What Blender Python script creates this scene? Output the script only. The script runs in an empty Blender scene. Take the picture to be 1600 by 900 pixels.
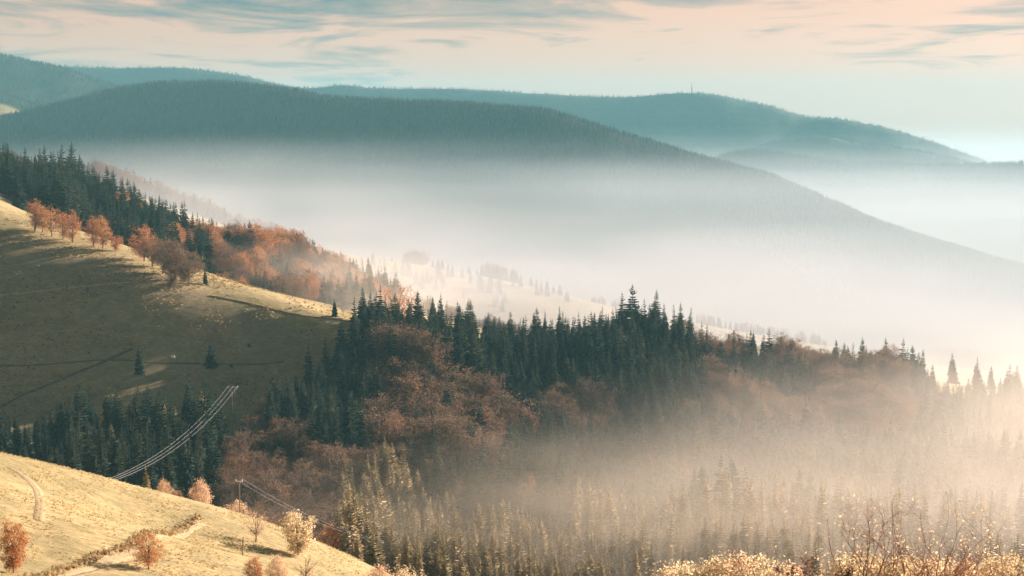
import bpy, math, random
import numpy as np
from mathutils import Vector

# ------------------------------------------------------------------ camera, sky, sun, exposure
SC = bpy.context.scene
COL = SC.collection
F = 2600.0                      # focal length in pixels of a 1600 wide picture
PITCH = math.atan(275.0 / F)
ZC = 500.0                      # eye height above datum
cam_d = bpy.data.cameras.new('camera')
cam = bpy.data.objects.new('camera', cam_d)
COL.objects.link(cam)
cam.location = (0, 0, ZC)
cam.rotation_euler = (math.pi / 2 - PITCH, 0, 0)
cam_d.sensor_width = 36.0
cam_d.lens = 36.0 * F / 1600.0
cam_d.clip_start = 0.5
cam_d.clip_end = 200000.0
SC.camera = cam

SUN_AZ = math.radians(47)       # to the right of the view direction (+Y)
SUN_EL = math.radians(11.5)
SC.view_settings.view_transform = 'Standard'
SC.view_settings.look = 'None'
SC.view_settings.gamma = 1.0
SC.view_settings.use_curve_mapping = False
SC.view_settings.exposure = 1.8
SC.render.engine = 'CYCLES'
SC.cycles.use_denoising = True
SC.cycles.max_bounces = 5
SC.cycles.diffuse_bounces = 2
SC.cycles.glossy_bounces = 1
SC.cycles.transmission_bounces = 3
SC.cycles.transparent_max_bounces = 40
SC.cycles.volume_bounces = 2
SC.cycles.use_adaptive_sampling = True
SC.cycles.adaptive_threshold = 0.02

sun_d = bpy.data.lights.new('sun', 'SUN')
sun_d.energy = 5.0
sun_d.angle = math.radians(0.6)
sun_d.color = (1.0, 0.84, 0.72)
sun = bpy.data.objects.new('sun', sun_d)
COL.objects.link(sun)
S = Vector((math.sin(SUN_AZ) * math.cos(SUN_EL), math.cos(SUN_AZ) * math.cos(SUN_EL), math.sin(SUN_EL)))
sun.rotation_euler = S.to_track_quat('Z', 'Y').to_euler()
sun.location = (300, 300, 900)


def nd(nt, typ, **kw):
    n = nt.nodes.new(typ)
    for k, v in kw.items():
        setattr(n, k, v)
    return n


def math_node(nt, op, a, b=None, clamp=False):
    n = nd(nt, 'ShaderNodeMath', operation=op, use_clamp=clamp)
    for i, v in enumerate((a, b)):
        if v is None:
            continue
        if isinstance(v, (int, float)):
            n.inputs[i].default_value = v
        else:
            nt.links.new(v, n.inputs[i])
    return n.outputs[0]


def mix_col(nt, fac, a, b, blend='MIX'):
    n = nd(nt, 'ShaderNodeMix', data_type='RGBA', blend_type=blend)
    for sock, v in ((n.inputs[0], fac), (n.inputs[6], a), (n.inputs[7], b)):
        if isinstance(v, (int, float)):
            sock.default_value = v
        elif isinstance(v, (tuple, list)):
            sock.default_value = (v[0], v[1], v[2], 1)
        else:
            nt.links.new(v, sock)
    return n.outputs[2]


def ramp(nt, fac, stops):
    n = nd(nt, 'ShaderNodeValToRGB')
    e = n.color_ramp.elements
    while len(e) < len(stops):
        e.new(0.5)
    for el, (p, c) in zip(e, stops):
        el.position = p
        if isinstance(c, (int, float)):
            c = (c, c, c)
        el.color = (c[0], c[1], c[2], 1)
    nt.links.new(fac, n.inputs[0])
    return n.outputs[0]


def noise(nt, vec, scale, detail=4, rough=0.55, dist=0.0):
    n = nd(nt, 'ShaderNodeTexNoise')
    n.inputs['Scale'].default_value = scale
    n.inputs['Detail'].default_value = detail
    n.inputs['Roughness'].default_value = rough
    n.inputs['Distortion'].default_value = dist
    if vec is not None:
        nt.links.new(vec, n.inputs['Vector'])
    return n.outputs[0]


def build_world():
    w = bpy.data.worlds.new('World')
    SC.world = w
    w.use_nodes = True
    nt = w.node_tree
    nt.nodes.clear()
    out = nd(nt, 'ShaderNodeOutputWorld')
    bg = nd(nt, 'ShaderNodeBackground')
    bg.inputs['Strength'].default_value = 0.05
    sky = nd(nt, 'ShaderNodeTexSky', sky_type='NISHITA')
    sky.sun_disc = False
    sky.sun_elevation = SUN_EL
    sky.sun_rotation = SUN_AZ
    sky.altitude = 900
    sky.air_density = 1.0
    sky.dust_density = 1.0
    sky.ozone_density = 1.5
    tc = nd(nt, 'ShaderNodeTexCoord')
    sep = nd(nt, 'ShaderNodeSeparateXYZ')
    nt.links.new(tc.outputs['Generated'], sep.inputs[0])
    z = math_node(nt, 'MAXIMUM', sep.outputs[2], 0.0)
    den = math_node(nt, 'ADD', z, 0.045)
    px = math_node(nt, 'DIVIDE', sep.outputs[0], den)
    py = math_node(nt, 'DIVIDE', sep.outputs[1], den)
    cmb = nd(nt, 'ShaderNodeCombineXYZ')
    nt.links.new(px, cmb.inputs[0])
    nt.links.new(py, cmb.inputs[1])
    # a veil of high cirrus: broad sheets, wind-combed fibres and hooked wisps
    mp = nd(nt, 'ShaderNodeMapping')
    mp.inputs['Rotation'].default_value = (0, 0, math.radians(12))
    mp.inputs['Scale'].default_value = (0.24, 0.13, 1)
    nt.links.new(cmb.outputs[0], mp.inputs[0])
    broad = noise(nt, mp.outputs[0], 0.9, 3, 0.5, 0.6)
    fib_m = nd(nt, 'ShaderNodeMapping')
    fib_m.inputs['Rotation'].default_value = (0, 0, math.radians(-9))
    fib_m.inputs['Scale'].default_value = (0.6, 0.36, 1)
    nt.links.new(cmb.outputs[0], fib_m.inputs[0])
    fib = noise(nt, fib_m.outputs[0], 1.0, 10, 0.62, 2.2)
    hair_m = nd(nt, 'ShaderNodeMapping')
    hair_m.inputs['Rotation'].default_value = (0, 0, math.radians(-14))
    hair_m.inputs['Scale'].default_value = (0.9, 1.6, 1)
    nt.links.new(cmb.outputs[0], hair_m.inputs[0])
    hair = noise(nt, hair_m.outputs[0], 1.0, 8, 0.7, 0.8)
    v = math_node(nt, 'ADD', math_node(nt, 'MULTIPLY', broad, 0.85), math_node(nt, 'MULTIPLY', fib, 0.70))
    v = math_node(nt, 'ADD', v, math_node(nt, 'MULTIPLY', hair, 0.16))
    veil = math_node(nt, 'POWER', 2.718, math_node(nt, 'MULTIPLY', z, -26.0))       # the veil looks denser where the line of sight is long
    v = math_node(nt, 'ADD', v, math_node(nt, 'MULTIPLY', veil, 0.42))
    fac = ramp(nt, v, [(0.795, 0.0), (0.92, 0.5), (1.06, 1.0)])
    lum = nd(nt, 'ShaderNodeRGBToBW')
    nt.links.new(sky.outputs[0], lum.inputs[0])
    ev = math_node(nt, 'MULTIPLY', math_node(nt, 'POWER', lum.outputs[0], 0.6), 1.75)   # the cirrus veil evens out the sky
    grey = nd(nt, 'ShaderNodeCombineXYZ')
    for i in range(3):
        nt.links.new(ev, grey.inputs[i])
    clear = mix_col(nt, 1.0, grey.outputs[0], (0.205, 0.295, 0.30), 'MULTIPLY')
    cloud = mix_col(nt, 1.0, grey.outputs[0], (1.04, 0.64, 0.455), 'MULTIPLY')
    col = mix_col(nt, fac, clear, cloud)
    nt.links.new(col, bg.inputs[0])
    nt.links.new(bg.outputs[0], out.inputs[0])


build_world()


# ------------------------------------------------------------------ helpers
def P(px, py, d):
    """world point on the line of sight of a place in the view, d metres ahead"""
    a, b = (px - 800) / F, (450 - py) / F
    fy, fz = math.cos(PITCH), -math.sin(PITCH)
    uy, uz = math.sin(PITCH), math.cos(PITCH)
    dy, dz = fy + b * uy, fz + b * uz
    k = d / dy
    return (a * k, d, ZC + dz * k)


def to_px(x, y, z):
    fy, fz = math.cos(PITCH), -math.sin(PITCH)
    zz = z - ZC
    depth = y * fy + zz * fz
    up = y * -fz + zz * fy
    return 800 + F * x / depth, 450 - F * up / depth


def px_of(x, y):
    return 800 + F * x / np.maximum(y, 1.0) / 1.0


_rs = np.random.RandomState(7)
_LAT = _rs.rand(256, 256)


def vnoise(x, y):
    xi, yi = np.floor(x).astype(int), np.floor(y).astype(int)
    fx, fy = x - xi, y - yi
    fx, fy = fx * fx * (3 - 2 * fx), fy * fy * (3 - 2 * fy)
    a = _LAT[xi % 256, yi % 256]; b = _LAT[(xi + 1) % 256, yi % 256]
    c = _LAT[xi % 256, (yi + 1) % 256]; d = _LAT[(xi + 1) % 256, (yi + 1) % 256]
    return (a * (1 - fx) + b * fx) * (1 - fy) + (c * (1 - fx) + d * fx) * fy - 0.5


def fbm(x, y, s, o=4):
    r = 0; a = 1.0
    for i in range(o):
        r = r + a * vnoise(x / s + 17.3 * i, y / s + 5.1 * i); a *= 0.5; s = s * 0.5
    return r


def obj(name, me, parent=None, mats=(), **props):
    o = bpy.data.objects.new(name, me)
    COL.objects.link(o)
    for m in mats:
        if me is not None:
            me.materials.append(m)
    if parent is not None:
        o.parent = parent
    for k, v in props.items():
        o[k] = v
    return o


def mesh_np(name, V, faces, mat_idx=None, smooth=False):
    """V (n,3); faces: list of (k,m) int arrays"""
    me = bpy.data.meshes.new(name)
    V = np.asarray(V, dtype=np.float32)
    me.vertices.add(len(V)); me.vertices.foreach_set('co', V.ravel())
    loops = np.concatenate([f.ravel() for f in faces]).astype(np.int32)
    tot = np.concatenate([np.full(len(f), f.shape[1]) for f in faces]).astype(np.int32)
    start = np.concatenate([[0], np.cumsum(tot)[:-1]]).astype(np.int32)
    me.loops.add(len(loops)); me.loops.foreach_set('vertex_index', loops)
    me.polygons.add(len(tot)); me.polygons.foreach_set('loop_start', start)
    if mat_idx is not None:
        me.polygons.foreach_set('material_index', np.asarray(mat_idx, dtype=np.int32))
    if smooth:
        me.polygons.foreach_set('use_smooth', np.ones(len(tot), dtype=bool))
    me.update(calc_edges=True)
    return me


class MB:
    """collects tubes, quads and boxes into one mesh"""
    def __init__(s):
        s.v = []; s.q = []; s.t = []; s.n = 0

    def add(s, V, quads=None, tris=None):
        V = np.asarray(V, dtype=float)
        if quads is not None and len(quads):
            s.q.append(np.asarray(quads) + s.n)
        if tris is not None and len(tris):
            s.t.append(np.asarray(tris) + s.n)
        s.v.append(V); s.n += len(V)

    def tube(s, pts, radii, k=5):
        pts = np.asarray(pts, dtype=float)
        n = len(pts)
        T = np.gradient(pts, axis=0)
        T /= np.linalg.norm(T, axis=1)[:, None] + 1e-9
        ref = np.array([0.31, 0.17, 0.93]) if abs(T[0][2]) < 0.8 else np.array([0.9, 0.4, 0.1])
        A = np.cross(T, ref); A /= np.linalg.norm(A, axis=1)[:, None] + 1e-9
        B = np.cross(T, A)
        an = np.arange(k) * 2 * math.pi / k
        ring = pts[:, None, :] + np.asarray(radii)[:, None, None] * (np.cos(an)[None, :, None] * A[:, None, :] + np.sin(an)[None, :, None] * B[:, None, :])
        V = ring.reshape(-1, 3)
        i, j = np.meshgrid(np.arange(n - 1), np.arange(k), indexing='ij')
        a = i * k + j; b = i * k + (j + 1) % k
        s.add(V, np.stack([a, b, b + k, a + k], -1).reshape(-1, 4))

    def box(s, c, h, rz=0.0):
        c = np.asarray(c, float)
        p = np.array([[x, y, z] for x in (-1, 1) for y in (-1, 1) for z in (-1, 1)], float) * np.asarray(h)
        ca, sa = math.cos(rz), math.sin(rz)
        p = np.stack([p[:, 0] * ca - p[:, 1] * sa, p[:, 0] * sa + p[:, 1] * ca, p[:, 2]], -1) + c
        s.add(p, [[0, 1, 3, 2], [4, 6, 7, 5], [0, 4, 5, 1], [2, 3, 7, 6], [0, 2, 6, 4], [1, 5, 7, 3]])

    def leaves(s, C, size, rng, up=0.0):
        """little folded-card leaves sprays round centres C"""
        n = len(C)
        a = rng.normal(size=(n, 3)); a[:, 2] *= (1 - up)
        a /= np.linalg.norm(a, axis=1)[:, None]
        b = np.cross(a, rng.normal(size=(n, 3))); b /= np.linalg.norm(b, axis=1)[:, None] + 1e-9
        sz = (size * rng.uniform(0.6, 1.35, n))[:, None]
        V = np.stack([C - a * sz, C + b * sz * 0.55, C + a * sz, C - b * sz * 0.55], 1).reshape(-1, 3)
        s.add(V, np.arange(4 * n).reshape(-1, 4))

    def mesh(s, name, smooth=False):
        fs = []
        if s.q: fs.append(np.concatenate(s.q))
        if s.t: fs.append(np.concatenate(s.t))
        return mesh_np(name, np.concatenate(s.v), fs, smooth=smooth)


# ------------------------------------------------------------------ materials
def mat(name):
    m = bpy.data.materials.new(name)
    m.use_nodes = True
    nt = m.node_tree
    b = nt.nodes['Principled BSDF']
    b.inputs['Roughness'].default_value = 0.85
    b.inputs['Specular IOR Level'].default_value = 0.2
    return m, nt, b


def leaf_mat(name, cols, trans=0.4, scale=0.5):
    m, nt, b = mat(name)
    oi = nd(nt, 'ShaderNodeObjectInfo')
    geo = nd(nt, 'ShaderNodeNewGeometry')
    n1 = noise(nt, geo.outputs['Position'], scale, 3)
    v = math_node(nt, 'ADD', math_node(nt, 'MULTIPLY', oi.outputs['Random'], 0.75), math_node(nt, 'MULTIPLY', n1, 0.35))
    k = len(cols) - 1
    c = ramp(nt, v, [(0.08 + 0.9 * i / k, cc) for i, cc in enumerate(cols)])
    pi = math_node(nt, 'MULTIPLY_ADD', geo.outputs['Random Per Island'], 0.6)
    nt.nodes[-1].inputs[2].default_value = 0.7
    mul = nd(nt, 'ShaderNodeVectorMath', operation='SCALE')
    nt.links.new(c, mul.inputs[0]); nt.links.new(pi, mul.inputs['Scale'])
    nt.links.new(mul.outputs[0], b.inputs['Base Color'])
    tr = nd(nt, 'ShaderNodeBsdfTranslucent')
    nt.links.new(mul.outputs[0], tr.inputs[0])
    mx = nd(nt, 'ShaderNodeMixShader')
    mx.inputs[0].default_value = trans
    nt.links.new(b.outputs[0], mx.inputs[1]); nt.links.new(tr.outputs[0], mx.inputs[2])
    nt.links.new(mx.outputs[0], nt.nodes['Material Output'].inputs[0])
    return m


M = {}
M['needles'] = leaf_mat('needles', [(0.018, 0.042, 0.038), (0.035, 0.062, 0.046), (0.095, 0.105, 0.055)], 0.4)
M['needles_sun_tinted'] = leaf_mat('needles_sun_tinted', [(0.27, 0.225, 0.12), (0.38, 0.30, 0.165), (0.46, 0.35, 0.21)], 0.6)  # pale gold: low sunlight painted into the needle colour
M['leaf_rust'] = leaf_mat('leaf_rust', [(0.12, 0.083, 0.066), (0.17, 0.105, 0.076), (0.21, 0.135, 0.085), (0.26, 0.13, 0.076)], 0.4)
M['leaf_orange'] = leaf_mat('leaf_orange', [(0.34, 0.15, 0.07), (0.46, 0.20, 0.085), (0.52, 0.28, 0.11)], 0.5)
M['leaf_gold'] = leaf_mat('leaf_gold', [(0.62, 0.46, 0.26), (0.70, 0.56, 0.36)], 0.55)
M['leaf_blush'] = leaf_mat('leaf_blush', [(0.60, 0.37, 0.23), (0.68, 0.49, 0.32)], 0.55)


def bark_mat(name, c0, c1, sc=6.0):
    m, nt, b = mat(name)
    tc = nd(nt, 'ShaderNodeTexCoord')
    n1 = noise(nt, tc.outputs['Object'], sc, 4)
    nt.links.new(ramp(nt, n1, [(0.3, c0), (0.7, c1)]), b.inputs['Base Color'])
    return m


M['bark'] = bark_mat('bark', (0.05, 0.038, 0.03), (0.13, 0.10, 0.08))
M['bark_grey'] = bark_mat('bark_grey', (0.10, 0.085, 0.075), (0.22, 0.18, 0.15))
M['twig'] = bark_mat('twig', (0.20, 0.105, 0.075), (0.36, 0.21, 0.14), 20)
M['wood'] = bark_mat('wood', (0.16, 0.12, 0.09), (0.28, 0.22, 0.17), 9)
M['galvanised'] = bark_mat('galvanised', (0.45, 0.46, 0.46), (0.6, 0.6, 0.6), 3)
M['wire'] = bark_mat('wire', (0.55, 0.55, 0.55), (0.65, 0.65, 0.65), 3)
M['wire'].node_tree.nodes['Principled BSDF'].inputs['Roughness'].default_value = 0.45
M['porcelain'] = bark_mat('porcelain', (0.75, 0.74, 0.7), (0.82, 0.8, 0.78), 3)
M['concrete'] = bark_mat('concrete', (0.30, 0.29, 0.28), (0.42, 0.40, 0.38), 0.3)
M['red_paint'] = bark_mat('red_paint', (0.35, 0.06, 0.05), (0.42, 0.09, 0.07), 0.3)
M['coat'] = bark_mat('coat', (0.72, 0.70, 0.66), (0.82, 0.80, 0.77), 2)
M['hoof'] = bark_mat('hoof', (0.05, 0.045, 0.04), (0.1, 0.09, 0.08), 9)
M['tuft'] = leaf_mat('tuft', [(0.44, 0.33, 0.17), (0.56, 0.43, 0.22), (0.40, 0.34, 0.16)], 0.45, 0.05)
M['tuft_brown'] = leaf_mat('tuft_brown', [(0.22, 0.13, 0.06), (0.33, 0.20, 0.09)], 0.35, 0.3)


def ground_mat():
    m, nt, b = mat('ground_cover')
    geo = nd(nt, 'ShaderNodeNewGeometry')
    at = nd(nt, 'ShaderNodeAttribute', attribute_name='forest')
    pos = geo.outputs['Position']
    big = noise(nt, pos, 0.018, 5, 0.6)
    mid = noise(nt, pos, 0.16, 5, 0.65)
    mpn = nd(nt, 'ShaderNodeMapping'); mpn.inputs['Scale'].default_value = (0.25, 0.9, 0.9)
    mpn.inputs['Rotation'].default_value = (0, 0, 0.35)
    nt.links.new(pos, mpn.inputs[0])
    fine = noise(nt, mpn.outputs[0], 1.1, 6, 0.7)
    g1 = ramp(nt, big, [(0.34, (0.36, 0.285, 0.13)), (0.52, (0.56, 0.41, 0.195)), (0.68, (0.64, 0.48, 0.25))])
    g2 = mix_col(nt, ramp(nt, mid, [(0.42, 0.0), (0.66, 0.7)]), g1, (0.20, 0.18, 0.075))
    g3 = mix_col(nt, ramp(nt, fine, [(0.42, 0.65), (0.60, 0.0)]), g2, (0.22, 0.17, 0.085))
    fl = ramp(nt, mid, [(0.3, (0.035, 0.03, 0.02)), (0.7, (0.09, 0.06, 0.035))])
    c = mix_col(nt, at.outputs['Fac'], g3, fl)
    pa = nd(nt, 'ShaderNodeAttribute', attribute_name='pasture_shade')
    c = mix_col(nt, math_node(nt, 'MULTIPLY', pa.outputs['Fac'], 0.45), c, mix_col(nt, fine, (0.14, 0.112, 0.086), (0.28, 0.205, 0.145)))  # grazed-grass brown that also paints in the slope's shade
    ca = nd(nt, 'ShaderNodeAttribute', attribute_name='canopy')
    cn = noise(nt, pos, 0.028, 6, 0.7)
    c = mix_col(nt, ca.outputs['Fac'], c, ramp(nt, cn, [(0.35, (0.020, 0.038, 0.032)), (0.65, (0.046, 0.066, 0.050))]))
    nt.links.new(c, b.inputs['Base Color'])
    bp = nd(nt, 'ShaderNodeBump')
    bp.inputs['Strength'].default_value = 0.6
    bp.inputs['Distance'].default_value = 0.5
    nt.links.new(fine, bp.inputs['Height'])
    nt.links.new(bp.outputs[0], b.inputs['Normal'])
    b.inputs['Roughness'].default_value = 0.95
    return m


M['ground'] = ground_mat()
M['path'] = bark_mat('path', (0.20, 0.13, 0.07), (0.36, 0.25, 0.14), 0.8)
M['pale_path'] = bark_mat('pale_path', (0.38, 0.28, 0.15), (0.50, 0.38, 0.22), 0.8)
M['bank'] = bark_mat('bank', (0.08, 0.065, 0.045), (0.17, 0.13, 0.085), 0.7)

# ------------------------------------------------------------------ terrain
CP = []   # control points of the near ground, relative to the eye


def cpx(*a):
    for (px, py, d) in a:
        x, y, z = P(px, py, d)
        CP.append((x, y, z - ZC))


CP += [(0, -200, 45), (-200, -200, 50), (200, -200, 45), (0, 0, -1.8), (-100, 0, 2), (100, 0, -3), (0, 30, -10.4), (-40, 30, -9.5),
       (45, 30, -11), (0, 100, -34), (-70, 100, -31), (80, 100, -35), (0, 200, -64), (70, 200, -63), (140, 200, -65), (-50, 200, -60),
       (-130, 200, -50), (-160, 270, -56), (-190, 350, -58), (-260, 450, -75)]
cpx((0, 900, 235), (0, 800, 285), (0, 715, 345), (100, 900, 250), (100, 800, 300), (100, 731, 360), (200, 900, 262), (200, 820, 320),
    (200, 755, 375), (300, 900, 275), (300, 840, 340), (300, 787, 395), (400, 900, 290), (400, 850, 350), (400, 818, 405),
    (500, 900, 315), (500, 852, 400), (530, 885, 360))
CP += [(-115, 410, -96), (-150, 500, -133), (-75, 470, -128), (-30, 460, -132), (-260, 560, -110), (0, 430, -133), (20, 350, -113), (-22, 345, -107), (-14, 300, -95), (0, 520, -148), (-60, 560, -152),
       (40, 480, -142), (40, 300, -95), (110, 300, -96), (100, 400, -127), (180, 400, -125), (160, 500, -147), (300, 500, -150), (200, 600, -166), (120, 600, -162), (50, 600, -158),
       (-160, 610, -143), (-220, 640, -136), (-110, 630, -148), (-60, 660, -154)]
cpx((0, 640, 785), (200, 602, 803), (365, 612, 822), (0, 455, 870), (200, 440, 880), (365, 500, 868), (0, 345, 950), (100, 376, 940), (200, 397, 930),
    (300, 438, 905), (430, 472, 893), (450, 560, 856), (560, 503, 890), (-200, 400, 900), (-200, 270, 960), (-200, 600, 780))
cpx((0, 312, 1030), (-200, 235, 1040), (200, 384, 1000), (330, 427, 985), (450, 463, 970), (560, 494, 950), (330, 452, 1060), (450, 492, 1050))
cpx((-200, 215, 1200), (0, 290, 1200), (100, 310, 1220), (200, 345, 1250), (300, 385, 1270), (400, 400, 1270), (480, 420, 1280), (560, 440, 1270),
    (620, 472, 1270), (720, 505, 1300), (820, 524, 1320), (200, 400, 1090), (330, 418, 1110), (450, 455, 1130), (560, 480, 1130), (100, 350, 1100))
CP += [(-560, 1500, -60), (-420, 1500, -95), (-300, 1500, -160), (-150, 1600, -225), (0, 1600, -250), (200, 1600, -262), (400, 1600, -275), (700, 1600, -290)]
cpx((560, 516, 930), (640, 540, 960), (750, 548, 980), (870, 548, 1010), (960, 535, 1090), (1060, 548, 1090), (1150, 567, 1060), (1250, 578, 1060),
    (1350, 588, 1070), (1430, 592, 1090), (1540, 608, 1110), (1650, 625, 1120), (1900, 650, 1120))
CP += [(-20, 1140, -168), (80, 1220, -190), (150, 1200, -200), (250, 1200, -212), (360, 1250, -225), (550, 1250, -240)]
cpx((450, 642, 790), (600, 680, 790), (800, 700, 810), (1000, 700, 830), (1200, 700, 850), (1400, 720, 870), (1600, 740, 880), (1900, 760, 880),
    (600, 805, 640), (800, 810, 660), (1000, 825, 660), (1300, 835, 680), (1600, 840, 690), (1900, 850, 690))
cpx((-300, 255, 2000), (0, 268, 2000), (170, 288, 2000), (300, 330, 2000), (440, 380, 2000), (560, 402, 2000), (650, 414, 2000), (760, 434, 2000),
    (860, 455, 2000), (950, 479, 2000), (1100, 507, 2000), (1300, 542, 2000), (1500, 575, 2000), (1800, 600, 2000),
    (600, 440, 1800), (700, 470, 1750), (900, 492, 1800), (400, 420, 1750))
CP += [(-700, 2400, -190), (-400, 2400, -260), (0, 2400, -330), (400, 2400, -380), (900, 2400, -400)]
CPA = np.array(CP, float)


def _phi(r2):
    return np.sqrt(r2 + 30.0 ** 2)


def _fit():
    X = CPA[:, :2]
    r2 = ((X[:, None] - X[None]) ** 2).sum(-1)
    n = len(X)
    A = np.zeros((n + 3, n + 3))
    A[:n, :n] = _phi(r2) - 0.4 * np.eye(n)
    A[:n, n] = 1; A[:n, n + 1:] = X / 1000; A[n, :n] = 1; A[n + 1:, :n] = X.T / 1000
    return np.linalg.solve(A, np.concatenate([CPA[:, 2], [0, 0, 0]]))


WRB = _fit()


def near_z(x, y):
    sh = x.shape
    x = x.ravel(); y = y.ravel()
    out = np.empty_like(x)
    for i in range(0, len(x), 20000):
        xx, yy = x[i:i + 20000], y[i:i + 20000]
        r2 = (xx[:, None] - CPA[None, :, 0]) ** 2 + (yy[:, None] - CPA[None, :, 1]) ** 2
        out[i:i + 20000] = _phi(r2) @ WRB[:-3] + WRB[-3] + WRB[-2] * xx / 1000 + WRB[-1] * yy / 1000
    return out.reshape(sh)


# far ridges: silhouette (px, py), distance, tree height on crest, slope towards us, slope behind
RIDGES = [
    ('right_knoll', [(1300, 640), (1400, 575), (1440, 556), (1490, 552), (1540, 560), (1580, 575), (1650, 640)], 2600, 14, 0.4, 0.4),
    ('long_ridge', [(-400, 260), (-100, 205), (0, 185), (100, 163), (180, 142), (250, 133), (350, 131), (450, 141), (520, 154), (650, 162), (850, 172), (930, 196),
                    (1000, 219), (1100, 249), (1200, 276), (1300, 315), (1380, 352), (1480, 385), (1600, 420), (1800, 470), (2100, 540)], 4500, 14, 0.58, 0.45),
    ('right_low', [(1200, 470), (1330, 400), (1400, 353), (1500, 350), (1570, 346), (1700, 352), (2000, 345)], 5600, 14, 0.5, 0.4),
    ('left_low', [(-500, 90), (-100, 125), (0, 141), (30, 152), (70, 168), (130, 190), (250, 240), (420, 420)], 5300, 14, 0.5, 0.4),
    ('right_a', [(800, 430), (1000, 330), (1090, 262), (1130, 240), (1170, 233), (1220, 239), (1300, 252), (1400, 256), (1480, 255), (1600, 255), (2000, 262)], 6300, 14, 0.5, 0.4),
    ('right_b', [(800, 430), (1000, 300), (1190, 224), (1240, 213), (1280, 210), (1330, 221), (1380, 228), (1420, 232), (1500, 248), (1560, 275), (1700, 320), (2000, 420)], 7000, 13, 0.5, 0.4),
    ('left_high', [(-600, 82), (-100, 78), (0, 85), (60, 99), (110, 108), (160, 129), (200, 140), (300, 170), (400, 200), (600, 420)], 6000, 15, 0.62, 0.4),
    ('back', [(-200, 108), (110, 103), (200, 107), (290, 107), (370, 116), (440, 132), (470, 138), (490, 138), (540, 130), (580, 139), (700, 141), (830, 145), (900, 149),
              (990, 152), (1060, 145), (1110, 146), (1200, 164), (1260, 184), (1300, 182), (1400, 203), (1460, 222), (1520, 244), (1600, 275), (1800, 330), (2000, 420)], 8000, 12, 0.55, 0.4),
]
BASE = -430.0


def ridge_d(u, name, D):
    amp = 0.25 if name == 'long_ridge' else 0.12 if name in ('back', 'left_high', 'left_low') else 0.6
    Dv = D * (1 + amp * (0.05 * np.sin(u / 170.0 + D) + 0.02 * np.sin(u / 61.0 + 2 * D)))
    return Dv * (1 - 0.00012 * (u - 400)) if name == 'long_ridge' else Dv


def ridge_z(x, y, r):
    name, pts, D, th, sf, sb = r
    u = 800 + F * x / y
    pp = np.array(pts, float)
    g = np.linspace(-1500, 3000, 900)
    gp = np.convolve(np.pad(np.interp(g, pp[:, 0], pp[:, 1]), 8, 'edge'), np.hanning(19)[1:-1] / np.hanning(19).sum(), 'valid')
    py = np.interp(u, g, gp)
    Dv = ridge_d(u, name, D)
    H = -(py - 175) / F * Dv
    dy = y - Dv
    s = np.where(dy < 0, sf, sb)
    rr = 0.014 * D
    drop = s * (np.sqrt(dy * dy + rr * rr) - rr)
    spur = fbm(x + 0.25 * y, y * 0.55, D * 0.11, 4) * np.minimum(drop, 0.035 * D) * 0.38
    crest = fbm(x, y * 0.3, D * 0.035, 4) * 0.0017 * D
    return H - drop + spur + crest


def ground_rel(x, y):
    x = np.asarray(x, float); y = np.asarray(y, float)
    yn = np.minimum(y, 2450)
    z = near_z(x * np.where(y > 2450, 2450 / np.maximum(y, 1), 1), yn)
    t = np.clip((y - 2000) / 700, 0, 1); t = t * t * (3 - 2 * t)
    z = z * (1 - t) + BASE * t
    amp = np.clip((y - 60) / 300, 0.1, 1.0)
    z = z + amp * (0.9 * fbm(x, y, 45, 4) + 1.6 * fbm(x + 300, y, 160, 3) * np.clip((y - 500) / 500, 0, 1))
    z = z + 0.16 * fbm(x * 0.6, y, 5, 2) * np.clip((900 - y) / 300, 0, 1)
    far = y > 1900
    if far.any():
        ys = np.maximum(y, 1900)
        zf = np.full_like(z, -1e9)
        for r in RIDGES:
            zf = np.maximum(zf, ridge_z(x, ys, r))
        zf = np.where(far, zf, -1e9)
        z = np.maximum(z, zf)
    return z


def gz(x, y):
    return float(ground_rel(np.array([x]), np.array([y]))[0]) + ZC


def in_poly(px, py, poly):
    px = np.asarray(px, float); py = np.asarray(py, float)
    r = np.zeros(px.shape, bool)
    n = len(poly)
    for i in range(n):
        (x1, y1), (x2, y2) = poly[i], poly[(i + 1) % n]
        if y1 == y2:
            continue
        c = ((y1 > py) != (y2 > py)) & (px < (x2 - x1) * (py - y1) / (y2 - y1) + x1)
        r ^= c
    return r


# areas in plan: (bearing as picture column, distance)
SPUR = [(400, 770), (430, 700), (540, 680), (600, 700), (700, 655), (900, 590), (1800, 570), (1800, 1090), (1640, 1110), (1500, 1000), (1430, 1060), (1350, 1070), (1150, 1062), (1080, 1040),
        (1060, 1090), (960, 1100), (880, 1040), (750, 985), (640, 965), (605, 930), (548, 868), (475, 830)]
FRONT = [(515, 450), (640, 430), (900, 440), (1700, 430), (1700, 565), (900, 580), (700, 640), (600, 685), (530, 640)]
STAND = [(-150, 570), (60, 560), (180, 575), (330, 600), (350, 680), (335, 735), (200, 735), (60, 720), (-150, 700)]
LEFTWOOD = [(-250, 1090), (60, 1085), (130, 1050), (190, 1012), (330, 1040), (460, 1065), (560, 1120), (630, 1190), (630, 1290), (560, 1330), (-250, 1330)]
MISTRIDGE = [(-300, 1900), (480, 1950), (470, 2080), (-300, 2080)]


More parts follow.
